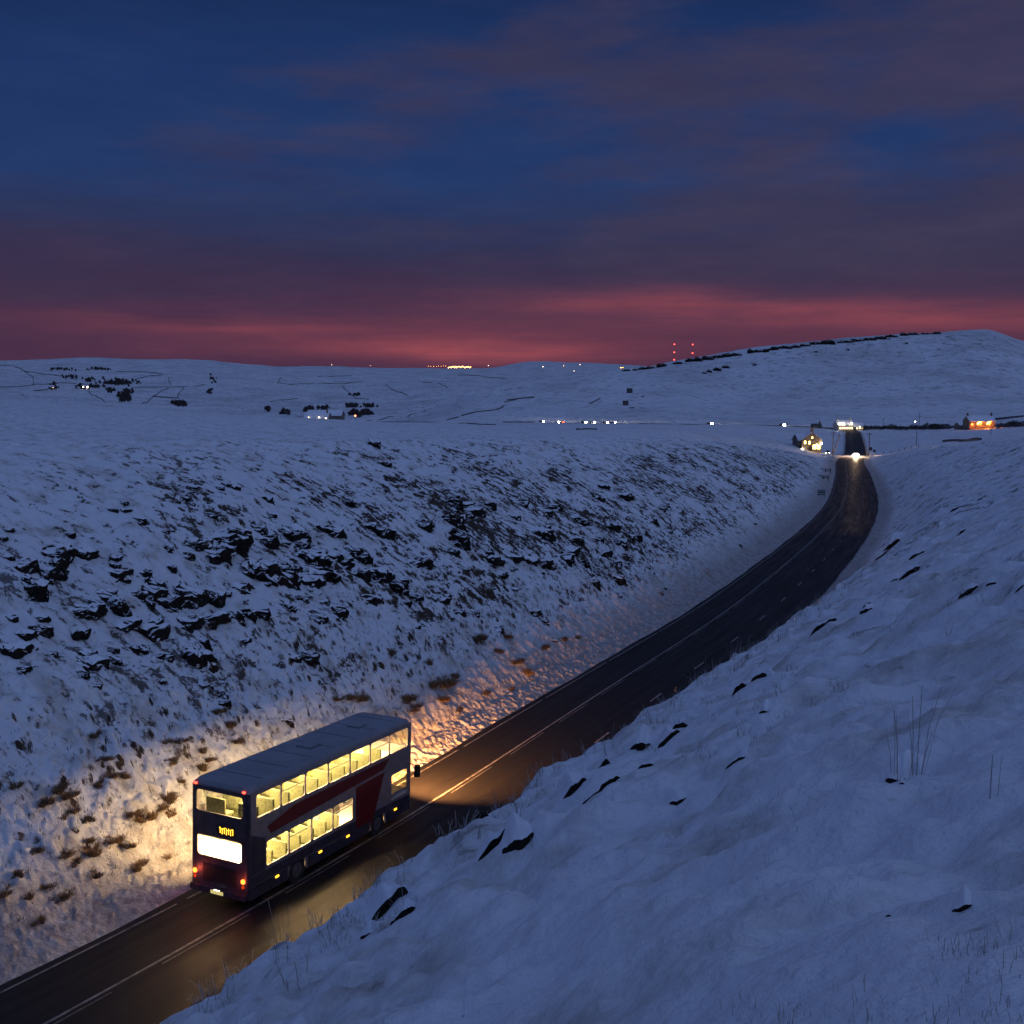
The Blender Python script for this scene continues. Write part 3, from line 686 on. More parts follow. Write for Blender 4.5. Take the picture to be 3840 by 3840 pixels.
def build_tussocks():
    r = random.Random(21); protos = []
    for k in range(7):
        V, F = [], []
        for j in range(7):
            blades(r, 70, .22, r.uniform(.18, .50), r.uniform(.7, 1.5), .018, (r.uniform(-.5, .5), r.uniform(-.4, .4), r.uniform(-.08, .05)), V, F)
        me = bpy.data.meshes.new('grass_tussock'); me.from_pydata(V, [], F); me.materials.append(MAT['grass']); protos.append(me)
    k1 = 1/1.486; k2 = 1/1.558
    L = [(1200+a*k1, 1600+b*k1, c*k1, d*k1) for a, b, c, d in [(370,1300,60,80),(610,1470,70,110),(690,1440,110,90),(670,1530,90,60),(740,1395,60,50),(470,1530,70,90),(520,1580,80,90),(220,1520,100,80),
        (150,1505,70,50),(80,1520,60,50),(1100,1330,60,60),(1150,1380,60,60),(890,1200,70,50),(1030,1190,60,50),(920,1480,50,70),(1060,1460,30,60),(1250,1240,40,60),(1350,1190,40,60),(600,1330,60,50),(770,1590,80,40),
        (980,1250,50,60),(1430,1180,50,50)]]
    L += [(a*k2, 2600+b*k2, c*k2, d*k2) for a, b, c, d in [(970,350,50,60),(1065,390,80,40),(1170,400,60,40),(1000,460,60,70),(950,620,110,60),(1000,720,80,60),(940,690,90,60),(780,755,60,50),(850,790,120,80),
        (410,735,70,40),(500,770,70,50),(430,835,90,60),(500,890,110,80),(360,980,90,90),(430,1010,80,60),(550,960,120,70),(660,900,80,60),(200,950,50,40),(90,1100,60,40),(240,1130,80,50),(350,1190,110,40),
        (220,1360,50,30),(20,1200,60,90),(340,600,110,40),(405,655,80,50),(255,670,60,40),(640,490,120,45),(720,500,80,45),(580,555,50,40),(555,300,70,50),(1310,110,70,60),(1280,170,80,70),(1330,240,50,60),
        (600,430,40,30),(1390,370,70,50),(1200,450,60,50),(540,1110,70,40),(180,1190,60,40),(800,1040,160,30),(1160,490,80,40),(1040,560,50,40),(100,580,60,30),(960,960,50,30),(750,940,50,40)]]
    big = sorted(range(len(L)), key=lambda i: -L[i][2]*L[i][3])[:3]
    for i, (px, py, w, h) in enumerate(L):
        p, s, t, D = hit(px, py)
        if t < 3.2: continue
        o = bpy.data.objects.new('grass_tussock', protos[i % 7]); COL.objects.link(o)
        sc = max(.5, .5*(w+h)*D/4150/.85); o.location = (p[0], p[1], p[2]-.06); o.scale = (sc*r.uniform(.8, 1.4), sc*r.uniform(.7, 1.2), sc*r.uniform(.6, 1.0)); o.rotation_euler = (0, 0, r.uniform(0, 6.28))
        lit = 'brown dead grass tussock lit by the bus lamps at the foot of the far bank' if py > 2560 else 'dark tussock of dead grass on the far bank above the road'
        tag(o, lit, 'grass tussock', 'grass tussocks on the far bank')
    # grass standing out of the snow: far bank foot, near crest and near slope
    V, F = [], []
    rr = random.Random(8)
    for i in range(2600):
        s = rr.uniform(-22, 75); t = 4.2+abs(rr.gauss(0, 4.5))
        x, y, _ = road_at(s, t); V_ = (x, y)
        L2.append((x, y, 'far'))
    for i in range(1500):
        s = rr.uniform(-26, 60); t = -rr.uniform(8, 17)
        x, y, _ = road_at(s, t); L2.append((x, y, 'crest'))
    for i in range(5200):
        a = rr.uniform(-.45, .5); d = 2.2+43*rr.random()**1.7; L2.append((math.sin(a)*d, math.cos(a)*d, 'near'))
    X = np.array([q[0] for q in L2]); Y = np.array([q[1] for q in L2]); Z, S, T = terrain(X, Y)
    clump = fbm(X/2.2, Y/2.2, 3, 77)
    for i, (x, y, kd) in enumerate(L2):
        if abs(T[i]+1.45) < 6.2: continue
        if kd == 'far': blades(rr, 7 if clump[i] > 0 else 3, .10, .16, .9, .011, (x, y, Z[i]), V, F)
        elif kd == 'crest':
            blades(rr, 9 if clump[i] > -.05 else 3, .16, .26, 1.0, .005, (x, y, Z[i]), V, F)
            if rr.random() < .12: blades(rr, 3, .1, .75, .5, .004, (x, y, Z[i]), V, F)
        elif clump[i] > .16:
            d = math.hypot(x, y); blades(rr, 8, .10, .045 if d < 12 else .10, 1.0, .0013 if d < 12 else .003, (x, y, Z[i]), V, F)
    for px, py, n, h in ((3425, 2900, 9, .75), (3380, 2915, 6, .6), (1785, 3440, 1, .34), (3730, 2960, 2, .4), (2530, 2600, 6, .5), (2400, 2690, 5, .5), (1500, 3200, 5, .4)):
        p, s, t, D = hit(px, py); blades(rr, n, .09, h*min(1, .5+D/14), .45, .003, tuple(p), V, F)
    o = meshobj('grass', V, F, MAT['frost']); tag(o, 'frosted blades of dead grass standing out of the snow on both banks', 'grass', kind='stuff')
L2 = []

# ------------------------------------------------------------ the bus
def rrect(x0, x1, z0, z1, r, n=4):
    out = []
    for cx, cz, a0 in ((x1-r, z1-r, 0), (x0+r, z1-r, 90), (x0+r, z0+r, 180), (x1-r, z0+r, 270)):
        for k in range(n+1):
            a = math.radians(a0+90*k/n); out.append((cx+r*math.cos(a), cz+r*math.sin(a)))
    return out
from mathutils.geometry import tessellate_polygon
def panel(outer, holes, place, thick):
    """flat sheet with window openings, given real thickness; place(p, q, d) -> xyz"""
    loops = [outer]+holes; flat = [p for l in loops for p in l]
    tris = tessellate_polygon([[Vector((p[0], p[1], 0)) for p in l] for l in loops])
    n = len(flat); V = [place(p[0], p[1], 0) for p in flat]+[place(p[0], p[1], thick) for p in flat]
    F = [tuple(t) for t in tris]+[tuple(i+n for i in t[::-1]) for t in tris]
    b = 0
    for l in loops:
        m = len(l)
        for i in range(m): F.append((b+i, b+(i+1) % m, n+b+(i+1) % m, n+b+i))
        b += m
    return V, F
def build_bus():
    L, W, H = 10.6, 2.5, 4.28
    PAINT = pmat('silver_white_paint', (.17, .16, .175), .4, var=.3, vscale=2.5)
    ROOF = pmat('dusty_roof_paint', (.20, .205, .23), .55, var=.15, vscale=1)
    DARK = pmat('dark_blue_paint', (.030, .030, .050), .45, var=.6, vscale=2.2)
    RED = pmat('deep_red_paint', (.11, .006, .012), .35)
    SEAL = pmat('black_rubber', (.012, .012, .012), .6); TYRE = pmat('tyre_rubber', (.015, .015, .015), .85); RIM = pmat('wheel_steel', (.25, .25, .26), .4, metal=.8)
    INW = pmat('cream_lining', (.62, .57, .46), .6); FLO = pmat('bus_floor', (.30, .29, .26), .7); SEAT = pmat('seat_moquette', (.10, .12, .06), .9, var=.4, vscale=12)
    POLE = pmat('yellow_pole', (.65, .45, .03), .4)
    LIT = pmat('lamp_diffuser', (.8, .8, .7), .5, emit=(1, .93, .70), es=9)
    g = bpy.data.materials.new('window_glass'); g.use_nodes = True; t = g.node_tree; t.nodes.clear()
    tr = N(t, 'ShaderNodeBsdfTransparent'); tr.inputs[0].default_value = (.93, .95, .90, 1); gl = N(t, 'ShaderNodeBsdfGlossy'); gl.inputs['Roughness'].default_value = .05
    fr = N(t, 'ShaderNodeLayerWeight'); mx = N(t, 'ShaderNodeMixShader')
    t.links.new(mth(t, 'MULTIPLY_ADD', mth(t, 'POWER', fr.outputs['Facing'], 5.0), .45, .03), mx.inputs[0])
    t.links.new(tr.outputs[0], mx.inputs[1]); t.links.new(gl.outputs[0], mx.inputs[2])
    out = N(t, 'ShaderNodeOutputMaterial'); t.links.new(mx.outputs[0], out.inputs[0])
    # opal back window: the saloon light scatters in dirt and condensation
    fog = bpy.data.materials.new('misted_glass'); fog.use_nodes = True; t = fog.node_tree; t.nodes.clear()
    tl_ = N(t, 'ShaderNodeBsdfTranslucent'); tl_.inputs[0].default_value = (.85, .85, .78, 1); tr = N(t, 'ShaderNodeBsdfTransparent'); mx = N(t, 'ShaderNodeMixShader', inp={0: .45})
    t.links.new(tl_.outputs[0], mx.inputs[1]); t.links.new(tr.outputs[0], mx.inputs[2]); out = N(t, 'ShaderNodeOutputMaterial'); t.links.new(mx.outputs[0], out.inputs[0])
    s0 = .15; p0 = road_at(s0, 0.02); p1 = road_at(s0+L, 0.02); d = p1-p0
    root = empty('double_decker_bus', tuple(p0 + np.array([0, 0, .03])))
    root.rotation_euler = Vector(d).to_track_quat('X', 'Z').to_euler()
    tag(root, 'silver and red double-decker bus with lit windows driving away along the cutting', 'bus')
    # local: x forward, y left; the offside (seen by us) is y = 0, the nearside y = W
    r0, rt = .18, .22
    def side(name, y, inward, wins, mat):
        top = H-rt
        arch = lambda cx: [(cx+.56*math.cos(a), .34+max(0, .62*math.sin(a))) for a in np.linspace(0, PI, 9)]
        outer = [(0.04, .34)] + [(L-.06, .34)][:0]
        pts = [(0.132, .34)]
        pts += [(x, z) for x, z in arch(2.75)][::-1] + [(x, z) for x, z in arch(8.05)][::-1]
        pts += [(L-.06, .34), (L-.06, top), (0.132, top)]
        holes = [rrect(*w, r=.10) for w in wins]
        V, F = panel(pts, holes, lambda p, q, dd: (p, y+inward*dd, q), .05)
        b = MB(); b.add(V, F); return b.build(name, mat, root)
    up = [(.42, 1.74, 3.13, 3.93)] + [(1.80+i*1.42, 3.16+i*1.42, 3.13, 3.93) for i in range(5)] + [(8.90, 10.28, 3.13, 3.93)]
    lo = [(.98, 2.22, 1.27, 2.13), (2.28, 3.56, 1.27, 2.13), (3.62, 4.90, 1.27, 2.13), (4.96, 6.24, 1.27, 2.13)]
    cab = [(9.05, 10.30, 1.36, 2.20)]
    lon = lo + [(6.30, 7.6, 1.27, 2.13), (7.66, 8.9, 1.27, 2.13)] + [(9.15, 10.35, .55, 2.35)]
    side('offside_panel', 0, 1, up+lo+cab, PAINT); side('nearside_panel', W, -1, up+lon, PAINT)
    # graphics and skirt on the offside, thin sheets just proud of the panel
    m = MB(); m.prism([(1.2, 2.36), (8.4, 2.62), (8.9, 2.98), (2.6, 2.98), (1.0, 2.66)], 'y', -.012, -.002); m.build('red_stripe', RED, root)
    m = MB(); m.prism([(6.45, .62), (7.6, .62), (8.5, 2.50), (6.45, 2.44)], 'y', -.010, -.002); m.build('red_panel', RED, root)
    m = MB(); m.prism([(.14, .80), (L-.1, .80), (L-.1, 1.0), (6.4, 1.14), (.14, 1.14)], 'y', -.009, -.002); m.build('dark_waist_panel', DARK, root)
    m = MB(); m.prism([(.14, 1.16), (.92, 1.16), (.92, 2.30), (.14, 2.62)], 'y', -.011, -.002); m.build('dark_rear_quarter', DARK, root)
    m = MB()
    for a, b_ in ((.14, 2.15), (3.35, 7.45), (8.65, L-.1)): m.box(a, b_, -.015, -.002, .36, .78)
    m.build('skirt', DARK, root)
    m = MB(); m.box(.38, 10.32, -.016, -.003, 3.075, 3.115); m.build('window_rail', pmat('polished_rail', (.6, .58, .5), .25, metal=.7), root)
    m = MB(); m.box(9.05, 10.2, -.012, -.003, 1.16, 1.18); m.box(9.2, 10.3, -.012, -.003, 1.22, 1.235); m.box(9.3, 10.1, -.012, -.003, 1.27, 1.28); m.build('pinstripes', pmat('white_decal', (.8, .8, .8), .4), root)
    # glass: one pane per opening
    def panes(wins, y, nm='side_window'):
        for (a, b_, c, e) in wins:
            q = MB(); q.box(a-.02, b_+.02, y-.006, y+.006, c-.02, e+.02); f = q.build(nm, SEAL if False else g, root)
    panes(up, .06); panes(lo, .06); panes(cab, .06, 'cab_window'); panes(up, W-.06); panes(lon, W-.06)
    # opening toplights
    for (a, b_, c, e) in [up[i] for i in (1, 3, 5)]+[lo[1], lo[3]]:
        q = MB(); q.box(a+.02, b_-.02, .015, .045, e-.30, e-.275); q.build('toplight_bar', SEAL, root)
    # roof with rounded shoulders, front and rear domes
    sect = [(0, H-rt)]+[(rt-rt*math.cos(a), H-rt+rt*math.sin(a)) for a in np.linspace(.25, PI/2, 5)]
    sect += [(W-y, z) for y, z in sect[::-1]]
    V, F = [], []; rows = [(0.03, .90, -.16), (.10, .97, -.05), (.35, 1, 0), (L-.6, 1, 0), (L-.2, .98, -.04), (L-.02, .90, -.22)]
    for x, k, dz in rows:
        for y, z in sect: V.append((x, W/2+(y-W/2)*(1 if z < H-rt+.01 else k), H-rt+(z-(H-rt))*(1+dz/rt)))
    n = len(sect)
    for i in range(len(rows)-1):
        for j in range(n-1): F.append((i*n+j, (i+1)*n+j, (i+1)*n+j+1, i*n+j+1))
    F += [tuple(range(n)), tuple(range((len(rows)-1)*n, len(rows)*n))[::-1]]
    q = MB(); q.add(V, F); rf = q.build('roof', ROOF, root, smooth=False)
    q = MB()
    for x in np.arange(1.1, L-.6, 1.42): q.box(x-.012, x+.012, .30, W-.30, H-.002, H+.006)
    q.build('roof_seams', SEAL, rf)
    q = MB(); q.box(4.7, 5.4, W/2-.35, W/2+.35, H-.01, H+.07); q.box(8.0, 8.6, W/2-.3, W/2+.3, H-.01, H+.06); q.build('roof_hatch', ROOF, rf, bevel=.02)
    q = MB()
    for x in (1.77, 3.19, 4.6, 6.42, 7.9): q.box(x-.004, x+.004, -.004, 0, 2.15, 3.07)
    q.build('panel_joints', SEAL, root)
    # rear face
    V, F = panel([(.131, .36), (W-.131, .36), (W-.131, H-rt), (.131, H-rt)], [rrect(.24, W-.24, 3.18, 3.92, .12), rrect(.28, W-.28, 1.62, 2.36, .14)], lambda p, q_, dd: (.0+dd, p, q_), .05)
    q = MB(); q.add(V, F); q.build('rear_panel', DARK, root)
    q = MB(); q.box(.052, .062, .2, W-.2, 3.16, 3.94); q.build('upper_rear_window', g, root)
    q = MB(); q.box(.052, .062, .24, W-.24, 1.60, 2.38); q.build('lower_rear_window', fog, root)
    # rear corner posts
    for y0, y1 in ((0, .06), (W-.06, W)):
        yc = .13 if y0 == 0 else W-.13; sg = -1 if y0 == 0 else 1
        arc = [(.13-.13*math.cos(a), yc+sg*.13*math.sin(a)) for a in np.linspace(0, PI/2, 7)]; q = MB(); q.prism(arc+[(.13, yc+sg*.08), (.06, yc)], 'z', .36, H-rt); q.build('corner_post', DARK, root)
    q = MB(); q.box(-.02, 0, .5, 1.95, .75, 1.35); [q.box(-.035, -.02, .55, 1.9, z, z+.03) for z in np.arange(.8, 1.3, .08)]; q.build('engine_cover', SEAL, root)
    q = MB(); q.box(-.10, .0, .04, W-.04, .36, .58); q.build('rear_bumper', DARK, root, bevel=.02)
    TAIL = pmat('tail_lamp_red', (.5, .03, .02), .3, emit=(1, .13, .015), es=7); AMB = pmat('side_marker_amber', (.6, .3, .02), .3, emit=(1, .42, .02), es=5)
    HI = pmat('high_marker_red', (.5, .03, .02), .3, emit=(1, .06, .03), es=6)
    for y in (.20, W-.20):
        q = MB(); q.tube((-.03, y, 1.02), (.0, y, 1.02), .085, n=16); q.build('tail_lamp', TAIL, root)
        q = MB(); q.tube((-.02, y, .82), (.0, y, .82), .06, n=16); q.build('indicator', pmat('amber_lens', (.4, .15, .02), .3), root)
        q = MB(); q.box(-.02, .03, y-.05, y+.05, H-.20, H-.14); q.build('high_marker_lamp', HI, root)
    q = MB(); q.box(-.115, -.102, W/2-.27, W/2+.27, .40, .52); q.build('number_plate', pmat('glowing_yellow_plate', (.75, .62, .05), .5, emit=(1, .85, .35), es=.55), root)  # light falling on the plate is put in as a glow of its own
    q = MB(); q.box(-.13, -.1, W/2-.12, W/2+.12, .535, .555); q.build('plate_lamp', pmat('plate_lamp_white', (.8, .8, .8), .4, emit=(1, .95, .85), es=3), root)
    # amber dot display in the rear route box
    q = MB(); q.box(-.012, 0, .55, 1.35, 2.46, 2.80); dsp = q.build('route_display', SEAL, root)
    q = MB(); r = random.Random(3)
    for i in range(21):
        for j in range(8):
            if (i % 3 == 0 and 1 <= j+((i//3) % 2) <= 7) or (i % 3 == 1 and j == 7-(i//3) % 3):
                y = .64+i*.030; z = 2.52+j*.030; q.box(-.018, -.013, y, y+.018, z, z+.018)
    q.build('dot_matrix', pmat('amber_led', (.5, .3, .02), .4, emit=(1, .50, .03), es=9), dsp)
    for x in (1.55, 4.1, 5.9, 9.35):
        q = MB(); q.box(x-.09, x+.09, -.035, -.016, .66, .72); q.build('side_marker_lamp', AMB, root)
    # front face: upper windscreen, windscreen
    V, F = panel([(.03, .36), (W-.03, .36), (W-.03, H-rt), (.03, H-rt)], [rrect(.12, W-.12, 3.05, 3.98, .12), rrect(.12, W-.12, 1.20, 2.50, .12)], lambda p, q_, dd: (L-dd, p, q_), .05)
    q = MB(); q.add(V, F); q.build('front_panel', PAINT, root)
    q = MB(); q.box(L-.06, L-.05, .1, W-.1, 3.03, 4.0); q.build('upper_windscreen', g, root)
    q = MB(); q.box(L-.06, L-.05, .1, W-.1, 1.18, 2.52); q.build('windscreen', g, root)
    for y in (.35, W-.35):
        q = MB(); q.tube((L, y, .72), (L+.03, y, .72), .11, n=16); q.build('headlight', pmat('headlamp', (.9, .9, .8), .2, emit=(1, .8, .5), es=20), root)
        q = MB(); yy = -.28 if y < 1 else W+.28; q.box(L-.05, L+.12, yy-.10, yy+.10, 1.75, 2.25); q.tube((L-.02, 0.05 if y < 1 else W-.05, 2.3), (L+.05, yy, 2.2), .02); q.build('door_mirror', SEAL, root)
    # wheels
    for x in (2.75, 8.05):
        for y, sg in ((.03, 1), (W-.03, -1)):
            q = MB(); q.tube((x, y, .48), (x, y+sg*.30, .48), .48, n=28); wh = q.build('wheel', TYRE, root)
            q = MB(); q.tube((x, y-sg*.012, .48), (x, y+sg*.02, .48), .27, n=20); q.tube((x, y-sg*.03, .48), (x, y, .48), .09, n=12); q.build('rim', RIM, wh)
    # interior
    q = MB(); q.box(.07, L-.07, .08, W-.08, .36, .42); q.build('lower_floor', FLO, root)
    q = MB(); q.box(.07, 8.85, .08, W-.08, 2.28, 2.40); q.box(8.85, L-.07, .08, W-.08, 2.55, 2.66); q.build('upper_floor', INW, root)
    q = MB(); q.box(.07, L-.07, .08, W-.08, H-.20, H-.17); q.build('ceiling', INW, root)
    q = MB(); q.box(.08, 1.0, .06, W-.06, .42, 1.55); q.box(.90, .94, .10, W-.1, .42, 1.6); q.build('engine_bulkhead', INW, root)
    q = MB(); q.box(8.9, 8.94, .10, 1.35, .42, 2.5); q.build('cab_bulkhead', SEAT, root)
    def seat(x, y, z, w):
        st = MB(); st.box(x, x+.42, y, y+w, z+.38, z+.48); st.box(x+.05, x+.35, y+.05, y+w-.05, z, z+.38)
        o = st.build('passenger_seat', SEAT, root, bevel=.015)
        bk = MB(); bk.box(x-.08, x, y, y+w, z+.40, z+1.02); bk.build('seat_back', SEAT, o, bevel=.015)
    for i in range(10):
        x = .7+i*.86; seat(x, .12, 2.42, .84); seat(x, W-.96, 2.42, .84)
    for i in range(6):
        x = 1.5+i*.80; seat(x, .12, .62, .84); seat(x, W-.96, .62, .84)
    for i in range(5):
        x = 1.8+i*1.5
        q = MB(); q.tube((x, 1.0, .42), (x, 1.0, 2.28), .018); q.build('grab_pole', POLE, root)
        q = MB(); q.tube((x, 1.02, 2.42), (x, 1.02, H-.2), .018); q.build('grab_pole', POLE, root)
    for z, x1 in ((2.255, 8.6), (H-.225, 10.2)):
        for y in (.62, W-.62):
            q = MB(); q.box(.6, x1, y-.05, y+.05, z-.012, z+.012); q.build('light_strip', LIT, root)
    def area(nm, x, z, sx, sy, e, col=(1, .59, .28), rot=(0, 0, 0), y=W/2):
        l = bpy.data.lights.new(nm, 'AREA'); l.shape = 'RECTANGLE'; l.size = sx; l.size_y = sy; l.energy = e; l.color = col
        o = bpy.data.objects.new(nm, l); COL.objects.link(o); o.parent = root; o.location = (x, y, z); o.rotation_euler = rot; return o
    area('saloon_lamp', 4.6, 2.23, 7.6, 1.2, BUSE); area('saloon_lamp', 5.2, H-.25, 9.2, 1.2, BUSE*1.1)
    area('rear_saloon_lamp', 1.2, 2.2, .5, 1.8, BUSE*.22, rot=(0, math.radians(35), 0))
    for y in (.2, W-.2):
        l = bpy.data.lights.new('tail_glow', 'POINT'); l.energy = 10; l.color = (1, .12, .06); l.shadow_soft_size = .08; o = bpy.data.objects.new('tail_glow', l); COL.objects.link(o); o.parent = root; o.location = (-.25, y, 1.02)
    # head lamps
    for y in (.35, W-.35):
        l = bpy.data.lights.new('headlamp_beam', 'SPOT'); l.energy = HEADE; l.color = (1, .40, .11); l.spot_size = math.radians(108); l.spot_blend = 1.0; l.shadow_soft_size = .08
        o = bpy.data.objects.new('headlamp_beam', l); COL.objects.link(o); o.parent = root; o.location = (L+.06, y, .74)
        o.rotation_euler = Vector((1, 0, -.13)).to_track_quat('-Z', 'Y').to_euler(); o.scale = (1, .20, 1)
    return root
BUSE, HEADE = 2500.0, 36000.0

# ------------------------------------------------------------ things on the moor
TIMB = MAT['wood']
def lampmat(name, col, es): return pmat(name, tuple(min(1, c) for c in col), .3, emit=col, es=es)
WHITE_L = lampmat('white_lamp', (1, .86, .62), 60); DIM_L = lampmat('dim_far_lamp', (1, .72, .5), 9); HEAD_L = lampmat('car_headlamp', (1, .88, .72), 320); TAIL_L = lampmat('car_tail_lamp', (1, .07, .02), 14)
SOD_L = lampmat('sodium_lamp', (1, .36, .06), 14); RED_L = lampmat('red_warning_lamp', (1, .06, .035), 9); SODH = lampmat('sodium_floodlamp', (1, .42, .10), 26); WIN_L = lampmat('lit_window_glow', (1, .62, .18), 7); WINW = lampmat('lit_window_white', (1, .72, .36), 3)
STONE = pmat('gritstone_wall', (.16, .13, .10), .9, var=.4, vscale=1.5); ROOFS = pmat('snowy_roof', (.70, .73, .78), .7, var=.12, vscale=.5); SLATE = pmat('slate', (.04, .04, .045), .7)
def sphere(mb, c, r, n=8):
    V = []; F = []
    for i in range(n+1):
        for j in range(n): a = PI*i/n; b = 2*PI*j/n; V.append((c[0]+r*math.sin(a)*math.cos(b), c[1]+r*math.sin(a)*math.sin(b), c[2]+r*math.cos(a)))
    for i in range(n):
        for j in range(n): F.append((i*n+j, i*n+(j+1) % n, (i+1)*n+(j+1) % n, (i+1)*n+j))
    mb.add(V, F); return mb
def pt_light(parent, loc, e, col, r=.15, nm='glow_lamp', kind='POINT'):
    l = bpy.data.lights.new(nm, kind); l.energy = e; l.color = col; l.shadow_soft_size = r
    o = bpy.data.objects.new(nm, l); COL.objects.link(o); o.parent = parent; o.location = loc; return o
def world_at(px, py, D):
    d = ray(px, py); k = D/math.hypot(d[0], d[1]); return d*k
def ground_at(px, D):
    """a point on the ground on the bearing of picture column px, D metres away"""
    d = ray(px, 1500); k = D/math.hypot(d[0], d[1]); x, y = d[0]*k, d[1]*k; return np.array([x, y, zat(x, y)])
def s_at(px, s0=600):
    s = np.arange(s0, RS[-1]-5, 1.0); P = np.array([road_at(a) for a in s]); u = 1920+FPX*P[:, 0]/(P[:, 1]*math.cos(TH)-P[:, 2]*math.sin(TH))
    return float(s[np.argmin(abs(u-px))])

def house(name, p, rz, W_, L_, eave, ridge, label, cat, chim=((.5, .85),), wins=(), doors=(), lamps=(), roofmat=None, wall=None, winmat=None, lamp_mat=None, group=None):
    """gabled stone house: x along its width (gable W_ wide towards -y), y its length; wins: (face, u, z, w, h)"""
    wall = wall or STONE; roofmat = roofmat or ROOFS; winmat = winmat or WIN_L
    r = empty(name, tuple(p), rz); tag(r, label, cat, group)
    m = MB(); m.prism([(-W_/2, -1.5), (W_/2, -1.5), (W_/2, eave), (0, ridge), (-W_/2, eave)], 'y', 0, L_); m.build('wall', wall, r)
    sl = (ridge-eave)/(W_/2)
    m = MB()
    for sg in (-1, 1):
        m.prism([(sg*(W_/2+.35), eave-.35*sl+.02), (0, ridge+.02), (0, ridge+.30), (sg*(W_/2+.35), eave-.35*sl+.26)], 'y', -.3, L_+.3)
    rf = m.build('roof', roofmat, r)
    m = MB()
    for sg in (-1, 1): m.prism([(sg*(W_/2+.37), eave-.37*sl-.16), (0, ridge-.16), (0, ridge+.04), (sg*(W_/2+.37), eave-.37*sl+.04)], 'y', -.42, -.30)
    m.build('bargeboard', SLATE, rf)
    for fx, fy in chim:
        m = MB(); x = (fx-.5)*W_; y = fy*L_; m.box(x-.55, x+.55, y-.4, y+.4, eave, ridge+1.3); m.box(x-.65, x+.65, y-.5, y+.5, ridge+1.3, ridge+1.5)
        for q in (-.3, .3): m.tube((x+q, y, ridge+1.5), (x+q, y, ridge+2.0), .16)
        m.build('chimney', wall, rf)
    for face, u, z, w, h, lit in wins:
        m = MB(); f2 = MB()
        if face == 'g': m.box(u-w/2, u+w/2, -.05, .02, z, z+h); f2.box(u-w/2-.12, u+w/2+.12, -.03, .03, z-.15, z+h+.12)
        elif face == 'l': m.box(-W_/2-.05, -W_/2+.02, u-w/2, u+w/2, z, z+h); f2.box(-W_/2-.03, -W_/2+.03, u-w/2-.12, u+w/2+.12, z-.15, z+h+.12)
        else: m.box(W_/2-.02, W_/2+.05, u-w/2, u+w/2, z, z+h); f2.box(W_/2-.03, W_/2+.03, u-w/2-.12, u+w/2+.12, z-.15, z+h+.12)
        wf = m.build('window', winmat if lit else SLATE, r); f2.build('window_frame', wall, wf)
    for u, w, h in doors:
        m = MB(); m.box(u-w/2, u+w/2, -.05, .02, 0, h); m.build('door', TIMB, r)
    for x, y, z, e, col, lm in lamps:
        m = MB(); sphere(m, (x, y, z), .30); m.tube((x, y, z), (x, y+.5, z+.3), .05); m.build('wall_lamp', lm, r)
        pt_light(r, (x, y-.5, z-.3), e, col, .3)
    return r

def make_car(name, label, s, t, away, scale=1.0, beam=6000, paint=(.05, .06, .08), group=None):
    p = road_at(s, t, .03); q = road_at(s+2, t, .03); d = (q-p) if away else (p-q)
    r = empty(name, tuple(p)); r.rotation_euler = Vector(d).to_track_quat('X', 'Z').to_euler(); tag(r, label, 'car', group)
    PM = pmat('car_paint', paint, .3); BL = pmat('car_glass', (.02, .02, .025), .1); TY = pmat('tyre_rubber', (.015, .015, .015), .85)
    w = .87
    m = MB(); m.prism([(-2.1, .30), (2.05, .30), (2.15, .62), (1.95, .82), (.95, .95), (-1.9, .98), (-2.15, .80)], 'y', -w, w); m.build('body', PM, r, bevel=.05)
    m = MB(); m.prism([(-1.85, .95), (.95, .95), (.25, 1.42), (-1.35, 1.46)], 'y', -w+.10, w-.10); cb = m.build('cabin', BL, r, bevel=.04)
    m = MB(); m.prism([(-1.35, 1.46), (.25, 1.42), (.20, 1.49), (-1.30, 1.52)], 'y', -w+.12, w-.12); m.build('roof', PM, r)
    for x in (-1.3, 1.35):
        for y, sg in ((-w, 1), (w, -1)):
            m = MB(); m.tube((x, y-sg*.01, .32), (x, y+sg*.2, .32), .32, n=16); wh = m.build('wheel', TY, r)
            m = MB(); m.tube((x, y-sg*.03, .32), (x, y, .32), .19, n=12); m.build('rim', MAT['metal'], wh)
    for y in (-.62, .62):
        m = MB(); sphere(m, (2.02, y, .66), .17*scale); m.build('headlight', HEAD_L, r)
        m = MB(); sphere(m, (-2.08, y, .72), .13*(scale if away else 1)); m.build('tail_light', TAIL_L, r)
    if beam:
        l = bpy.data.lights.new('headlamp_beam', 'SPOT'); l.energy = beam; l.color = (1, .66, .36) if beam > 9000 else (1, .80, .58); l.spot_size = math.radians(100); l.spot_blend = .9; l.shadow_soft_size = .1
        o = bpy.data.objects.new('headlamp_beam', l); COL.objects.link(o); o.parent = r; o.location = (2.4, 0, .75); o.rotation_euler = Vector((1, 0, -.03)).to_track_quat('-Z', 'Z').to_euler()
    return r

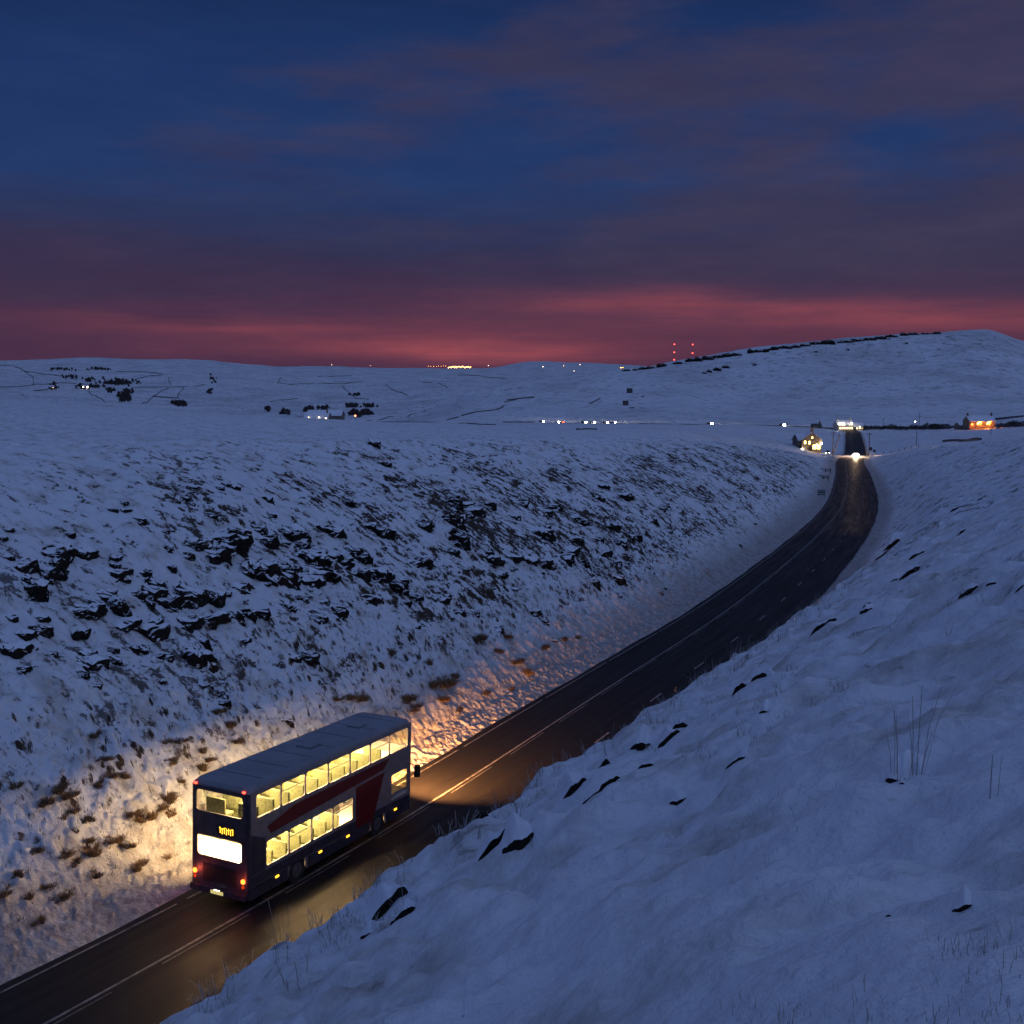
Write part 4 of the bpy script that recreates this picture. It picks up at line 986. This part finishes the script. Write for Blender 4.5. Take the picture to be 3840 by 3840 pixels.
def bush_mesh(name, seed, w, h, n, leafw=.05):
    r = random.Random(seed); m = MB(); V = []; F = []
    for k in range(6):
        a = r.uniform(0, 2*PI); x, y = r.uniform(-.3, .3)*w, r.uniform(-.3, .3)*w
        m.tube((x*.4, y*.4, -.3), (x+math.cos(a)*.1*w, y+math.sin(a)*.1*w, h*r.uniform(.5, .8)), .06, .02, 5)
    for i in range(n):
        a = r.uniform(0, 2*PI); q = math.sqrt(r.random()); z = r.random()
        rad = w/2*q*(1-.55*z*z)*(.8+.4*math.sin(a*3+seed)); c = Vector((rad*math.cos(a), rad*math.sin(a), h*(.08+.92*z*(1-.35*q))))
        d = Vector((r.gauss(0, .6), r.gauss(0, .6), r.uniform(.2, 1.3))).normalized(); u = d.orthogonal().normalized(); l = h*r.uniform(.10, .24); ww = leafw*r.uniform(.6, 1.5)
        b = len(m.v); m.v += [tuple(c-u*ww), tuple(c+u*ww), tuple(c+d*l)]; m.f.append([b, b+1, b+2])
    me = bpy.data.meshes.new(name); me.from_pydata(m.v, [], m.f); me.materials.append(MAT['bush']); return me

def wall_line(pts, label, h=1.6, name='dry_stone_wall', thick=.7, step=12, rmin=400, col=None, group='dry stone walls on the moor'):
    P = [hit(x, y, rmin)[0] for x, y in pts]; V = []; F = []; out = []
    for a, b in zip(P[:-1], P[1:]):
        n = max(1, int(np.linalg.norm(b[:2]-a[:2])/step))
        for k in range(n): out.append(a[:2]+(b[:2]-a[:2])*k/n)
    out.append(P[-1][:2]); out = np.array(out)
    if len(out) > 160: out = out[::len(out)//160+1]
    Z = terrain(out[:, 0], out[:, 1])[0]; tg = np.gradient(out, axis=0); tg /= np.linalg.norm(tg, axis=1)[:, None]+1e-9; nn = np.stack([-tg[:, 1], tg[:, 0]], 1)*thick/2
    r = random.Random(len(out))
    for i in range(len(out)):
        hh = h*r.uniform(.75, 1.1)
        for sg, zz in ((1, -1.5), (1, hh), (-1, hh), (-1, -1.5)): V.append((out[i, 0]+nn[i, 0]*sg, out[i, 1]+nn[i, 1]*sg, Z[i]+zz))
        if i:
            a = (i-1)*4; b = i*4
            for k in range(3): F.append((a+k, b+k, b+k+1, a+k+1))
    F += [(0, 1, 2, 3), (len(V)-1, len(V)-2, len(V)-3, len(V)-4)]
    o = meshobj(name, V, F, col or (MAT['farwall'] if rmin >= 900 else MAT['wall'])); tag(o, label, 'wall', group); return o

def build_far():
    z5 = lambda L: [(x/1.932, 1300+y/1.932) for x, y in L]
    z6 = lambda L: [(1000+x/1.932, 1300+y/1.932) for x, y in L]
    z4 = lambda L: [(1900+x/1.932, 1220+y/1.932) for x, y in L]
    # ---- dry stone walls on the far valley side
    WL = [(z5(l), 1500) for l in [[(0,300),(160,295),(350,275),(550,262)], [(0,135),(90,140),(240,215),(245,290)], [(180,180),(450,210),(560,235)], [(240,315),(350,312)], [(960,305),(1200,292),(1480,272)],
        [(1030,412),(1110,370),(1220,300)], [(1280,375),(1335,285)], [(1110,372),(1300,375)], [(640,330),(770,400)], [(1220,225),(1235,270)], [(840,178),(1110,180),(1170,195)], [(990,235),(1180,205)]]]
    WL += [(z6(l), 1250) for l in [[(30,400),(230,380)], [(75,265),(110,228)], [(80,262),(350,275)], [(370,275),(540,270),(700,255)], [(370,218),(620,215)], [(545,290),(640,370),(740,385)], [(860,280),(900,310),(1020,360)],
        [(1130,255),(1200,258)], [(1240,270),(1310,300)], [(1380,205),(1850,232)]]]
    WL += [(z6(l), 560) for l in [[(970,520),(1070,490),(1160,465)], [(1180,455),(1240,440)], [(1305,535),(1390,510)], [(1410,502),(1500,475),(1660,455),(1720,425)], [(1720,405),(1830,382),(1940,375)], [(720,540),(920,508)]]]
    WL += [(z6(l), 250) for l in [[(200,500),(420,512)], [(1370,560),(1660,570)], [(1710,552),(1940,550)]]]
    WL += [(z4(l), 300) for l in [[(510,760),(570,754),(650,757)]]] + [(z4([(0,545),(200,527)]), 900), (z4([(600,570),(680,530)]), 900)]
    reg = {1500: 'on the hillside fields at the left across the valley', 1250: 'on the middle valley side below the skyline', 560: 'climbing the long flank of the flat topped hill', 250: 'along the edge of the open moor',
           300: 'short and low, in front of the distant road', 900: 'faint on the lower slope of the flat topped hill'}
    for pts, rm in WL:
        wall_line(pts, 'dark dry stone wall ' + reg[rm], h=.6 if rm < 500 else .9 if rm < 1000 else 1.15, rmin=rm, step=14 if rm < 1000 else 30, thick=.6)
    wall_line([(3537, 1657), (3600, 1655), (3677, 1652)], 'dark straight stone wall on the field beyond the right-hand bank', 1.0, rmin=250, step=5, group=None)
    wall_line([(3230, 1606), (3350, 1606), (3480, 1607), (3600, 1600), (3700, 1580), (3838, 1566)], 'long dark wall below the hedge and the orange lit farmhouse', 1.5, rmin=480, step=8, group=None)
    # ---- woods on the far side of the valley
    r = random.Random(4); V = []; F = []
    protos = [bush_mesh('b', 30+i, 1, 1, 170, .06) for i in range(4)]; pv = [np.array([v.co[:] for v in m.vertices]) for m in protos]; pf = [[tuple(p.vertices) for p in m.polygons] for m in protos]
    patches = [(z5([(855,262)])[0], 72, 14, 120), (z5([(910,365)])[0], 26, 22, 60), (z5([(640,238)])[0], 22, 7, 16), (z5([(520,218)])[0], 26, 6, 16), (z5([(390,302)])[0], 24, 8, 16), (z5([(650,298)])[0], 50, 8, 46),
        (z5([(1300,412)])[0], 32, 10, 36), (z5([(1545,250)])[0], 14, 22, 9), (z5([(1520,330)])[0], 16, 14, 8), (z5([(800,325)])[0], 16, 8, 12), (z6([(615,435)])[0], 26, 7, 26), (z6([(745,437)])[0], 22, 4, 14), (z6([(670,492)])[0], 48, 11, 60),  # second and third patches: sparse bushes added to darken a hillside cleft
        (z6([(125,487)])[0], 18, 5, 10), (z6([(310,470)])[0], 18, 8, 12), (z6([(400,455)])[0], 40, 8, 18), (z5([(1940,465)])[0], 14, 6, 10), (z5([(450,170)])[0], 60, 5, 20), (z5([(710,165)])[0], 55, 5, 26), (z6([(640,355)])[0], 26, 8, 14)]
    for (cx, cy), w, h, n in patches:
        for k in range(int(n*1.5)):
            px = cx + r.gauss(0, w*.46); py = cy + r.gauss(0, h*.42); p, s, t, D = hit(px, py, 700)
            sc = r.uniform(3, 7.5) if D > 1300 else r.uniform(2.5, 5.5); i = r.randrange(4); b = len(V)
            V += [tuple(v) for v in (pv[i]*np.array([sc*1.1, sc*1.1, sc])+p)]; F += [tuple(a+b for a in f) for f in pf[i]]
    o = meshobj('woodland', V, F, MAT['bush']); tag(o, 'dark bare woods and copses across the snowy valley', 'woodland', kind='stuff')
    # ---- gritstone edge along the crest of the flat topped hill
    crag = [(1405+x/1, 0) for x in ()]
    pts = [(2352,1388,24,8),(2385,1386,30,9),(2412,1381,34,12),(2440,1378,30,12),(2480,1373,40,18),(2545,1362,26,10),(2590,1353,40,15),(2618,1352,44,18),(2655,1347,46,18),(2690,1341,40,14),(2725,1338,50,15),(2760,1334,40,12),
           (2815,1326,22,18),(2845,1322,26,12),(2872,1322,24,16),(2905,1312,40,14),(2945,1306,50,14),(2985,1301,30,12),(3020,1297,40,10),(3060,1290,50,12),(3100,1288,44,16),(3120,1290,26,18),(3170,1284,50,10),(3215,1278,50,12),
           (3260,1276,44,12),(3300,1270,50,12),(3345,1264,44,10),(3390,1260,36,12),(3420,1258,30,10),(3470,1254,40,8),(3515,1252,34,10),(2690,1385,30,16),(2660,1395,24,12),(2720,1372,22,12),(2640,1402,20,8),(2830,1366,12,6),(3400,1290,12,5),(3180,1310,14,6),(3060,1316,12,6)]
    rk = [rock_mesh(2000+i, 12, 5, 5, 4, .12, 'crag') for i in range(5)]
    for m in rk: m.materials.clear(); m.materials.append(MAT['crag'])
    rr = random.Random(2)
    for i, (px, py, w, h) in enumerate(pts):
        p, s, t, D = hit(px, py+3, 900); sc = w*D/4100/12
        o = bpy.data.objects.new('crag', rk[i % 5]); COL.objects.link(o); o.location = tuple(p + np.array([0, 0, h*D/4100*.15])); o.scale = (sc*rr.uniform(.85, 1.35), .8, max(.4, h*D/4100/5*1.0))
        o.rotation_euler = (0, rr.uniform(-.1, .1), -math.atan2(p[0], p[1])+rr.uniform(-.2, .2))
        tag(o, 'dark broken gritstone crag along the rim of the flat topped hill', 'crag', 'crags along the hill rim')
    # ---- shaft towers and spoil on the hillside
    for i, (px, py, D0) in enumerate(((2361, 1472, 900), (2346, 1520, 900))):
        p, s, t, D = hit(px, py, D0); h = 15*D/4100; w = 17*D/4100/2
        o = empty('ventilation_shaft', tuple(p), .2); tag(o, ('upper' if i == 0 else 'lower') + ' of two squat square dark towers on the open hillside', 'tower', 'shaft towers on the hill')
        m = MB(); m.prism([(-w, -w), (w, -w), (w, w), (-w, w)], 'z', -1.5, h); m.build('wall', MAT['wall'], o)
        m = MB(); m.box(-w*1.06, w*1.06, -w*1.06, w*1.06, h, h+.4); m.build('parapet', SLATE, o); m = MB(); m.box(-w*.9, w*.9, -w*.9, w*.9, h+.4, h+.55); m.build('snow_cover', ROOFS, o)
    for px, py, w, lb in ((2368, 1531, 22, 'dark heap of rubble just below the lower square tower'), (2410, 1490, 12, 'small dark boulder right of the upper square tower'), (2954, 1592, 7, 'dark upright stone beside the distant road')):
        p, s, t, D = hit(px, py, 700); me = rock_mesh(3000+px, w*D/4100, 7*D/4100, 2.5, 3, .12); o = bpy.data.objects.new('boulder', me); COL.objects.link(o); o.location = tuple(p); o.rotation_euler = (0, 0, -math.atan2(p[0], p[1])); tag(o, lb, 'boulder')
    # ---- radio masts behind the hill
    for i, (px, ys) in enumerate(((2525, (1291, 1321, 1349)), (2593, (1292, 1324)))):
        D = 2600; g = ground_at(px, D); top = world_at(px, ys[0], D)[2]; hh = top-g[2]+1
        o = empty('radio_mast', tuple(g)); tag(o, ['left radio mast with three red warning lamps behind the hill', 'right radio mast with two red warning lamps behind the hill'][i], 'mast')
        m = MB(); q = 1.2
        for a in range(3):
            c0 = (q*math.cos(a*2.09), q*math.sin(a*2.09)); c1 = (q*math.cos((a+1)*2.09), q*math.sin((a+1)*2.09)); m.tube((c0[0], c0[1], -2), (c0[0], c0[1], hh), .07, n=4)
            for k in range(int(hh/4)): m.tube((c0[0], c0[1], k*4), (c1[0], c1[1], k*4+4), .035, n=3)
        m.build('lattice', MAT['metal'], o)
        for y in ys:
            z = world_at(px, y, D)[2]-g[2]; m = MB(); sphere(m, (0, -1.4, z), 1.35); m.build('warning_lamp', RED_L, o)
    # ---- far street lamps of the town and lone lamps
    SL = [(1683+i*3.4+r.uniform(-1, 1), 1377+r.uniform(-2.5, 2), 8800, SODH, 2.4, 'town') for i in range(25)] + [(1611+i*9+r.uniform(-3, 3), 1373+r.uniform(-1, 1.5), 8800, SOD_L, 1.3, 'town') for i in range(8)]
    for px, py, D, mt, rad, kd in SL + [(1247,1368,4600,DIM_L,.8,'lone'), (1391,1370,4800,DIM_L,.6,'lone'), (1832,1371,5000,DIM_L,1.3,'lone'), (2036,1377,5600,DIM_L,1.8,'hill'), (2174,1367,6200,DIM_L,1.6,'hill'), (2113,1373,6000,SOD_L,1.2,'hill'),
            (2152,1391,5000,DIM_L,1.2,'hill'), (2327,1379,1400,SOD_L,.5,'hill'), (2334,1379,1400,SOD_L,.4,'hill'), (3435,1586,800,WHITE_L,.35,'field')]:
        g = ground_at(px, D); top = world_at(px, py, D)[2]; hh = max(4.0, top-g[2])
        o = empty('street_lamp', (g[0], g[1], g[2])); lb = {'town': ('orange street lamp in the distant town on the horizon', 'street lamps of the distant town'), 'lone': ('lone white lamp on the far left skyline', 'lone skyline lamps'),
            'hill': ('small lamp on the dark far hill left of the masts', 'lamps on the far hill'), 'field': ('single lamp post above the hedge left of the orange farmhouse', None)}[kd]; tag(o, lb[0], 'street lamp', lb[1])
        m = MB(); m.tube((0, 0, -3), (0, 0, hh), .12, .08, 5); m.build('post', MAT['metal'], o); m = MB(); sphere(m, (0, -.2, hh), rad, 6); m.build('lamp', mt, o)
    # ---- buildings
    # pub beside the junction, gable towards us, with a low wing on its left
    p = ground_at(3050, 452)
    house('pub', p, -.20, 7.6, 13, 4.6, 7.6, 'stone pub with glowing yellow windows and a lamp-lit gable beside the junction', 'pub', chim=((.5, .08),),
        wins=(('g', -2.6, 3.0, .7, 1.2, 1), ('g', -.9, 2.9, .7, 1.2, 1), ('g', .1, 5.2, .5, .7, 1), ('g', 1.1, 1.0, 1.3, 1.7, 1), ('g', 2.7, 1.0, 1.1, 1.7, 1), ('r', 2.0, .8, 2.4, 2.6, 1), ('r', 6.0, .8, 2.0, 2.2, 1), ('l', 6, 1, 1, 1.2, 0)), doors=((-.6, 1.0, 2.1),),
        lamps=((3.6, -.7, 3.3, 110, (1, .66, .3), WHITE_L), (-3.6, -.7, .9, 50, (1, .7, .4), WHITE_L), (1.9, -.7, 2.9, 80, (1, .6, .22), WINW)))
    p2 = ground_at(2988, 458)
    house('outbuilding', p2 + np.array([0, 0, 0]), -1.45, 6.5, 6.5, 2.4, 4.6, 'low snow-roofed barn joined to the left of the glowing pub', 'barn', chim=(), wins=(('g', 0, 1, .8, 1, 0),))
    # floodlit inn at the bend
    p = ground_at(3196, 748)
    house('roadside_inn', p, 1.75, 7, 11, 3.6, 6.4, 'floodlit white inn with a snowy roof where the far road bends', 'inn', chim=((.5, .1), (.5, .9)), wall=pmat('white_render', (.42, .38, .32), .8),
        wins=tuple(('l', 1.4+i*1.6, 1.0, 1.0, 1.3, 1) for i in range(6)), winmat=WINW, lamps=((-4.4, 2.0, 4.8, 90, (1, .75, .4), WHITE_L), (-4.4, 7.5, 4.6, 90, (1, .75, .4), WHITE_L), (-4.6, 10.0, 4.8, 60, (1, .75, .4), WHITE_L)))
    p = ground_at(3236, 750)
    house('annexe', p, 1.75, 6, 7, 2.4, 4.8, 'lower snow-roofed annexe right of the floodlit inn', 'building', chim=(), wins=tuple(('l', 1.2+i*1.8, .9, 1.0, 1.1, 1) for i in range(3)), winmat=WINW, lamps=((-3.8, 3.5, 2.6, 50, (1, .85, .55), WINW),))
    # orange lit farmhouse on the right
    p = ground_at(3724, 735)
    house('farmhouse', p, 1.72, 7.5, 17, 4.6, 7.6, 'stone farmhouse glowing orange under sodium lamps at the far right', 'farmhouse', chim=((.5, .04), (.5, .96)),
        wins=tuple(('l', 2+i*3.2, 2.6, .9, 1.2, 1 if i in (1, 3) else 0) for i in range(5)), lamps=((-4.4, 4.5, 3.8, 2600, (1, .25, .03), SODH), (-4.4, 10.5, 3.8, 2600, (1, .25, .03), SODH), (-4.4, 15.5, 2.8, 700, (1, .20, .02), SOD_L)))
    p = ground_at(3622, 737)
    house('barn', p, 1.75, 6, 5, 2.6, 4.4, 'small barn at the left end of the orange lit farmhouse', 'barn', chim=())
    for i, px in enumerate((3525, 3560)):
        house('shed', ground_at(px, 760), 1.7+i*.2, 5, 5, 1.8, 3.2, ['left', 'right'][i] + ' of two small dark sheds between the hedge and the farmhouse', 'shed', chim=(), wall=MAT['wall'], roofmat=SLATE)
    house('shed', ground_at(3080, 780), 1.7, 4, 6, 1.8, 3.2, 'small dark shed with a tall flue beside the distant road', 'shed', chim=((.5, .1),), wall=MAT['wall'], roofmat=SLATE)
    # valley farms
    for px, py, lb, lm, L_ in ((334, 1459, 'stone farm with two lit windows under the dark wood on the left', WHITE_L, 14), (205, 1461, 'small farm with one dim lit window at the far left', WINW, 10)):
        p, s, t, D = hit(px, py, 1200); a = -math.atan2(p[0], p[1])+PI/2
        house('farm', p, a, 7, L_, 4, 6.6, lb, 'farm', chim=((.5, .1),), wins=(('l', 3, 1, 2.2, 1.8, 1), ('l', L_-3, 1, 2.2, 1.8, 1 if px > 300 else 0)), winmat=lampmat('farm_window', (1, .6, .35), 30 if px > 300 else 8))
    for px, D, lb, W2 in ((1235, 640, 'low farmhouse with white lamps at the edge of the moor, left of centre', 14), (1285, 690, 'long snow-roofed barn behind the moor edge farmhouse', 22)):
        p = ground_at(px, D); zt = world_at(px, 1566 if px < 1250 else 1556, D)[2]; p[2] = max(p[2], zt-3.2)
        house('moor_farm' if px < 1250 else 'long_barn', p, 1.45, 8, W2, 3, 6, lb, 'farm', chim=((.5, .1),) if px < 1250 else (), wins=(('l', 4, 1.2, 1, 1.2, 1),) if px < 1250 else (),
            lamps=((-4.6, 1, 3.0, 9, (1, .95, .8), DIM_L), (-4.6, 5, 3.6, 7, (1, .95, .8), DIM_L), (-4.6, 11, 3.6, 6, (1, .95, .8), WINW)) if px < 1250 else ())
    D = 640; g = ground_at(1331, D); zt = world_at(1331, 1559, D)[2]; o = empty('yard_lamp', tuple(g)); tag(o, 'dim red lamp on a post beside the moor edge barn', 'lamp')
    m = MB(); m.tube((0, 0, -1), (0, 0, max(2, zt-g[2])), .08, n=6); m.build('post', MAT['wood'], o); m = MB(); sphere(m, (0, 0, max(2, zt-g[2])), .5); m.build('lamp', lampmat('dull_red_lamp', (1, .2, .08), 8), o)
    # ---- hedge of bare bushes and the farmhouse shelter belt
    hb = [bush_mesh('hedge_bush', 60+i, 6.5, 3.6, 420, .10) for i in range(4)]
    r = random.Random(12)
    L = [(3232+i*13.2+r.uniform(-3, 3), 750+r.uniform(-12, 12), 'bare dark bush in the hedge between the inn and the farmhouse', 'hedge right of the floodlit inn') for i in range(23)]
    L += [(3745+i*14, 700+r.uniform(-10, 10), 'bare dark bush in the shelter belt at the right edge', 'shelter belt at the right edge') for i in range(8)]
    for i, (px, D, lb, gp) in enumerate(L):
        g = ground_at(px, D); o = bpy.data.objects.new('hedge_bush', hb[i % 4]); COL.objects.link(o); k = r.uniform(.75, 1.15); o.location = tuple(g); o.scale = (k, k, k*r.uniform(.8, 1.2)); o.rotation_euler = (0, 0, r.uniform(0, 6)); tag(o, lb, 'bush', gp)
    # ---- poles
    def pole(px, D, h, lb, lean=(0, 0), rad=.16, arm=True, name='utility_pole'):
        g = ground_at(px, D); o = empty(name, tuple(g)); tag(o, lb, 'pole', None); m = MB(); m.tube((0, 0, -1), (lean[0], lean[1], h), rad*1.2, rad*.8, 8); m.build('post', TIMB, o)
        if arm: m = MB(); m.box(lean[0]-1.0, lean[0]+1.0, lean[1]-.08, lean[1]+.08, h-.6, h-.42); m.build('crossarm', TIMB, o)
    pole(3130, 438, 9.0, 'upright dark pole between the pub and the road')
    pole(3127, 436, 8.5, 'dark pole leaning right beside the upright pole left of the road', (3.0, 0), .2, False)
    pole(3266, 430, 8.8, 'upright dark pole on the right of the road at the brow'); pole(3262, 429, 7.5, 'thin pole leaning left against the upright pole right of the road', (-1.7, 0), .1, False)
    pole(3444, 470, 6.2, 'lone thin pole on the snowy field below the hedge', arm=False, rad=.12); pole(3451, 820, 9.5, 'tall thin pole behind the hedge', rad=.16); pole(3723, 560, 4.5, 'short pole on the field below the orange farmhouse', arm=False, rad=.12)
    pole(3316, 760, 7.5, 'pole rising out of the hedge near the inn', rad=.13)
    # ---- roadside furniture
    def board(px, py, lb, w, h, n, name='marker_board', z0=.35):
        p, s, t, D = hit(px, py); o = empty(name, tuple(p), -math.atan2(p[0], p[1])); tag(o, lb, 'sign')
        m = MB()
        m.box(-w/2, w/2, -.03, .03, z0, z0+h); m.build('board', pmat('black_board', (.02, .02, .02), .6), o)
        m = MB(); k = h/n
        for i in range(n): m.box(-w/2+.04, w/2-.04, -.036, -.031, z0+k*i+k*.55, z0+k*i+k*.9)
        m.build('white_bars', pmat('white_bars', (.55, .58, .58), .5), o)
        for x in (-w*.38, w*.38): m = MB(); m.box(x-.05, x+.05, .03, .11, -.4, z0+h); m.build('post', TIMB, o)
    board(3080, 1862, 'black marker board with white bars on the left verge', 1.35, 1.0, 3)
    def rail(px, py, w, h, lb):
        p, s, t, D = hit(px, py); o = empty('roadside_railing', tuple(p), -math.atan2(p[0], p[1])); tag(o, lb, 'railing')
        for x in (-w/2, 0, w/2): m = MB(); m.box(x-.07, x+.07, -.06, .06, -.4, h); m.build('post', TIMB, o)
        for z in (h*.45, h*.9): m = MB(); m.box(-w/2-.2, w/2+.2, -.12, -.065, z-.10, z+.08); m.build('rail', TIMB, o)
    rail(3087, 1803, 2.2, .9, 'short dark railing behind the marker board on the left verge'); rail(3096, 1772, 2.4, 1.0, 'farther short dark railing on the left verge near the brow')
    g = ground_at(3272, 422); o = empty('road_sign', tuple(g), -.3); tag(o, 'pair of dark rectangular signs seen from behind right of the brow', 'sign')
    m = MB(); m.tube((0, 0, -.5), (0, 0, 3.6), .06); m.tube((1.3, 0, -.5), (1.3, 0, 2.9), .06); m.build('post', MAT['metal'], o); m = MB(); m.box(-.5, .6, -.05, -.01, 2.5, 3.6); m.build('panel', MAT['wood'], o); m = MB(); m.box(.9, 1.8, -.05, -.01, 1.8, 2.7); m.build('panel', MAT['wood'], o)
    # small snow poles / fence posts along the brow
    r = random.Random(31)
    for i in range(7):
        g = ground_at(3300+i*26+r.uniform(-6, 6), 445+i*3); o = empty('fence_post', tuple(g)); tag(o, 'short fence post in the snowy field right of the brow', 'post', 'fence posts right of the brow')
        m = MB(); m.box(-.08, .08, -.08, .08, -.4, 1.1); m.build('stake', TIMB, o)
    # ---- cars
    make_car('oncoming_car', 'car with dazzling headlights coming over the brow of the road', 405, -2.35, False, 2.3, 3500)
    g = road_at(402, -2.35, 1.3); car = bpy.data.objects['oncoming_car']; pt_light(car, (2.6, 0, 1.0), 9000, (1, .55, .26), .2, 'headlamp_spill')
    cg = 'cars on the distant road'
    for px, lb, aw in ((3153, 'car with white headlights rounding the far bend by the inn', False), (2926, 'lone car left of the bend on the distant road', False), (2660, 'lone car midway along the distant road', False), (2298, 'rightmost of four cars in a close line on the distant road', False),
            (2267, 'second from right of four cars in a line on the distant road', False), (2218, 'third from right of four cars in a line on the distant road', False), (2186, 'leftmost of four cars in a close line on the distant road', False),
            (2111, 'car showing red tail lights on the distant road', True), (2026, 'farthest left car with a white headlight on the distant road', False)):
        s = s_at(px); make_car('distant_car', lb, s, 1.6 if aw else -1.6, aw, 2.9, 9000, group=cg)
    p = ground_at(3112, 440); c = make_car('parked_car', 'dark car parked in front of the glowing pub', 300, 3, False, .5, 0); c.location = tuple(p + np.array([0, 0, .1])); c.rotation_euler = (0, 0, -1.9)
build_ground()
build_road()
build_rocks()
build_tussocks()
build_bus()
build_far()
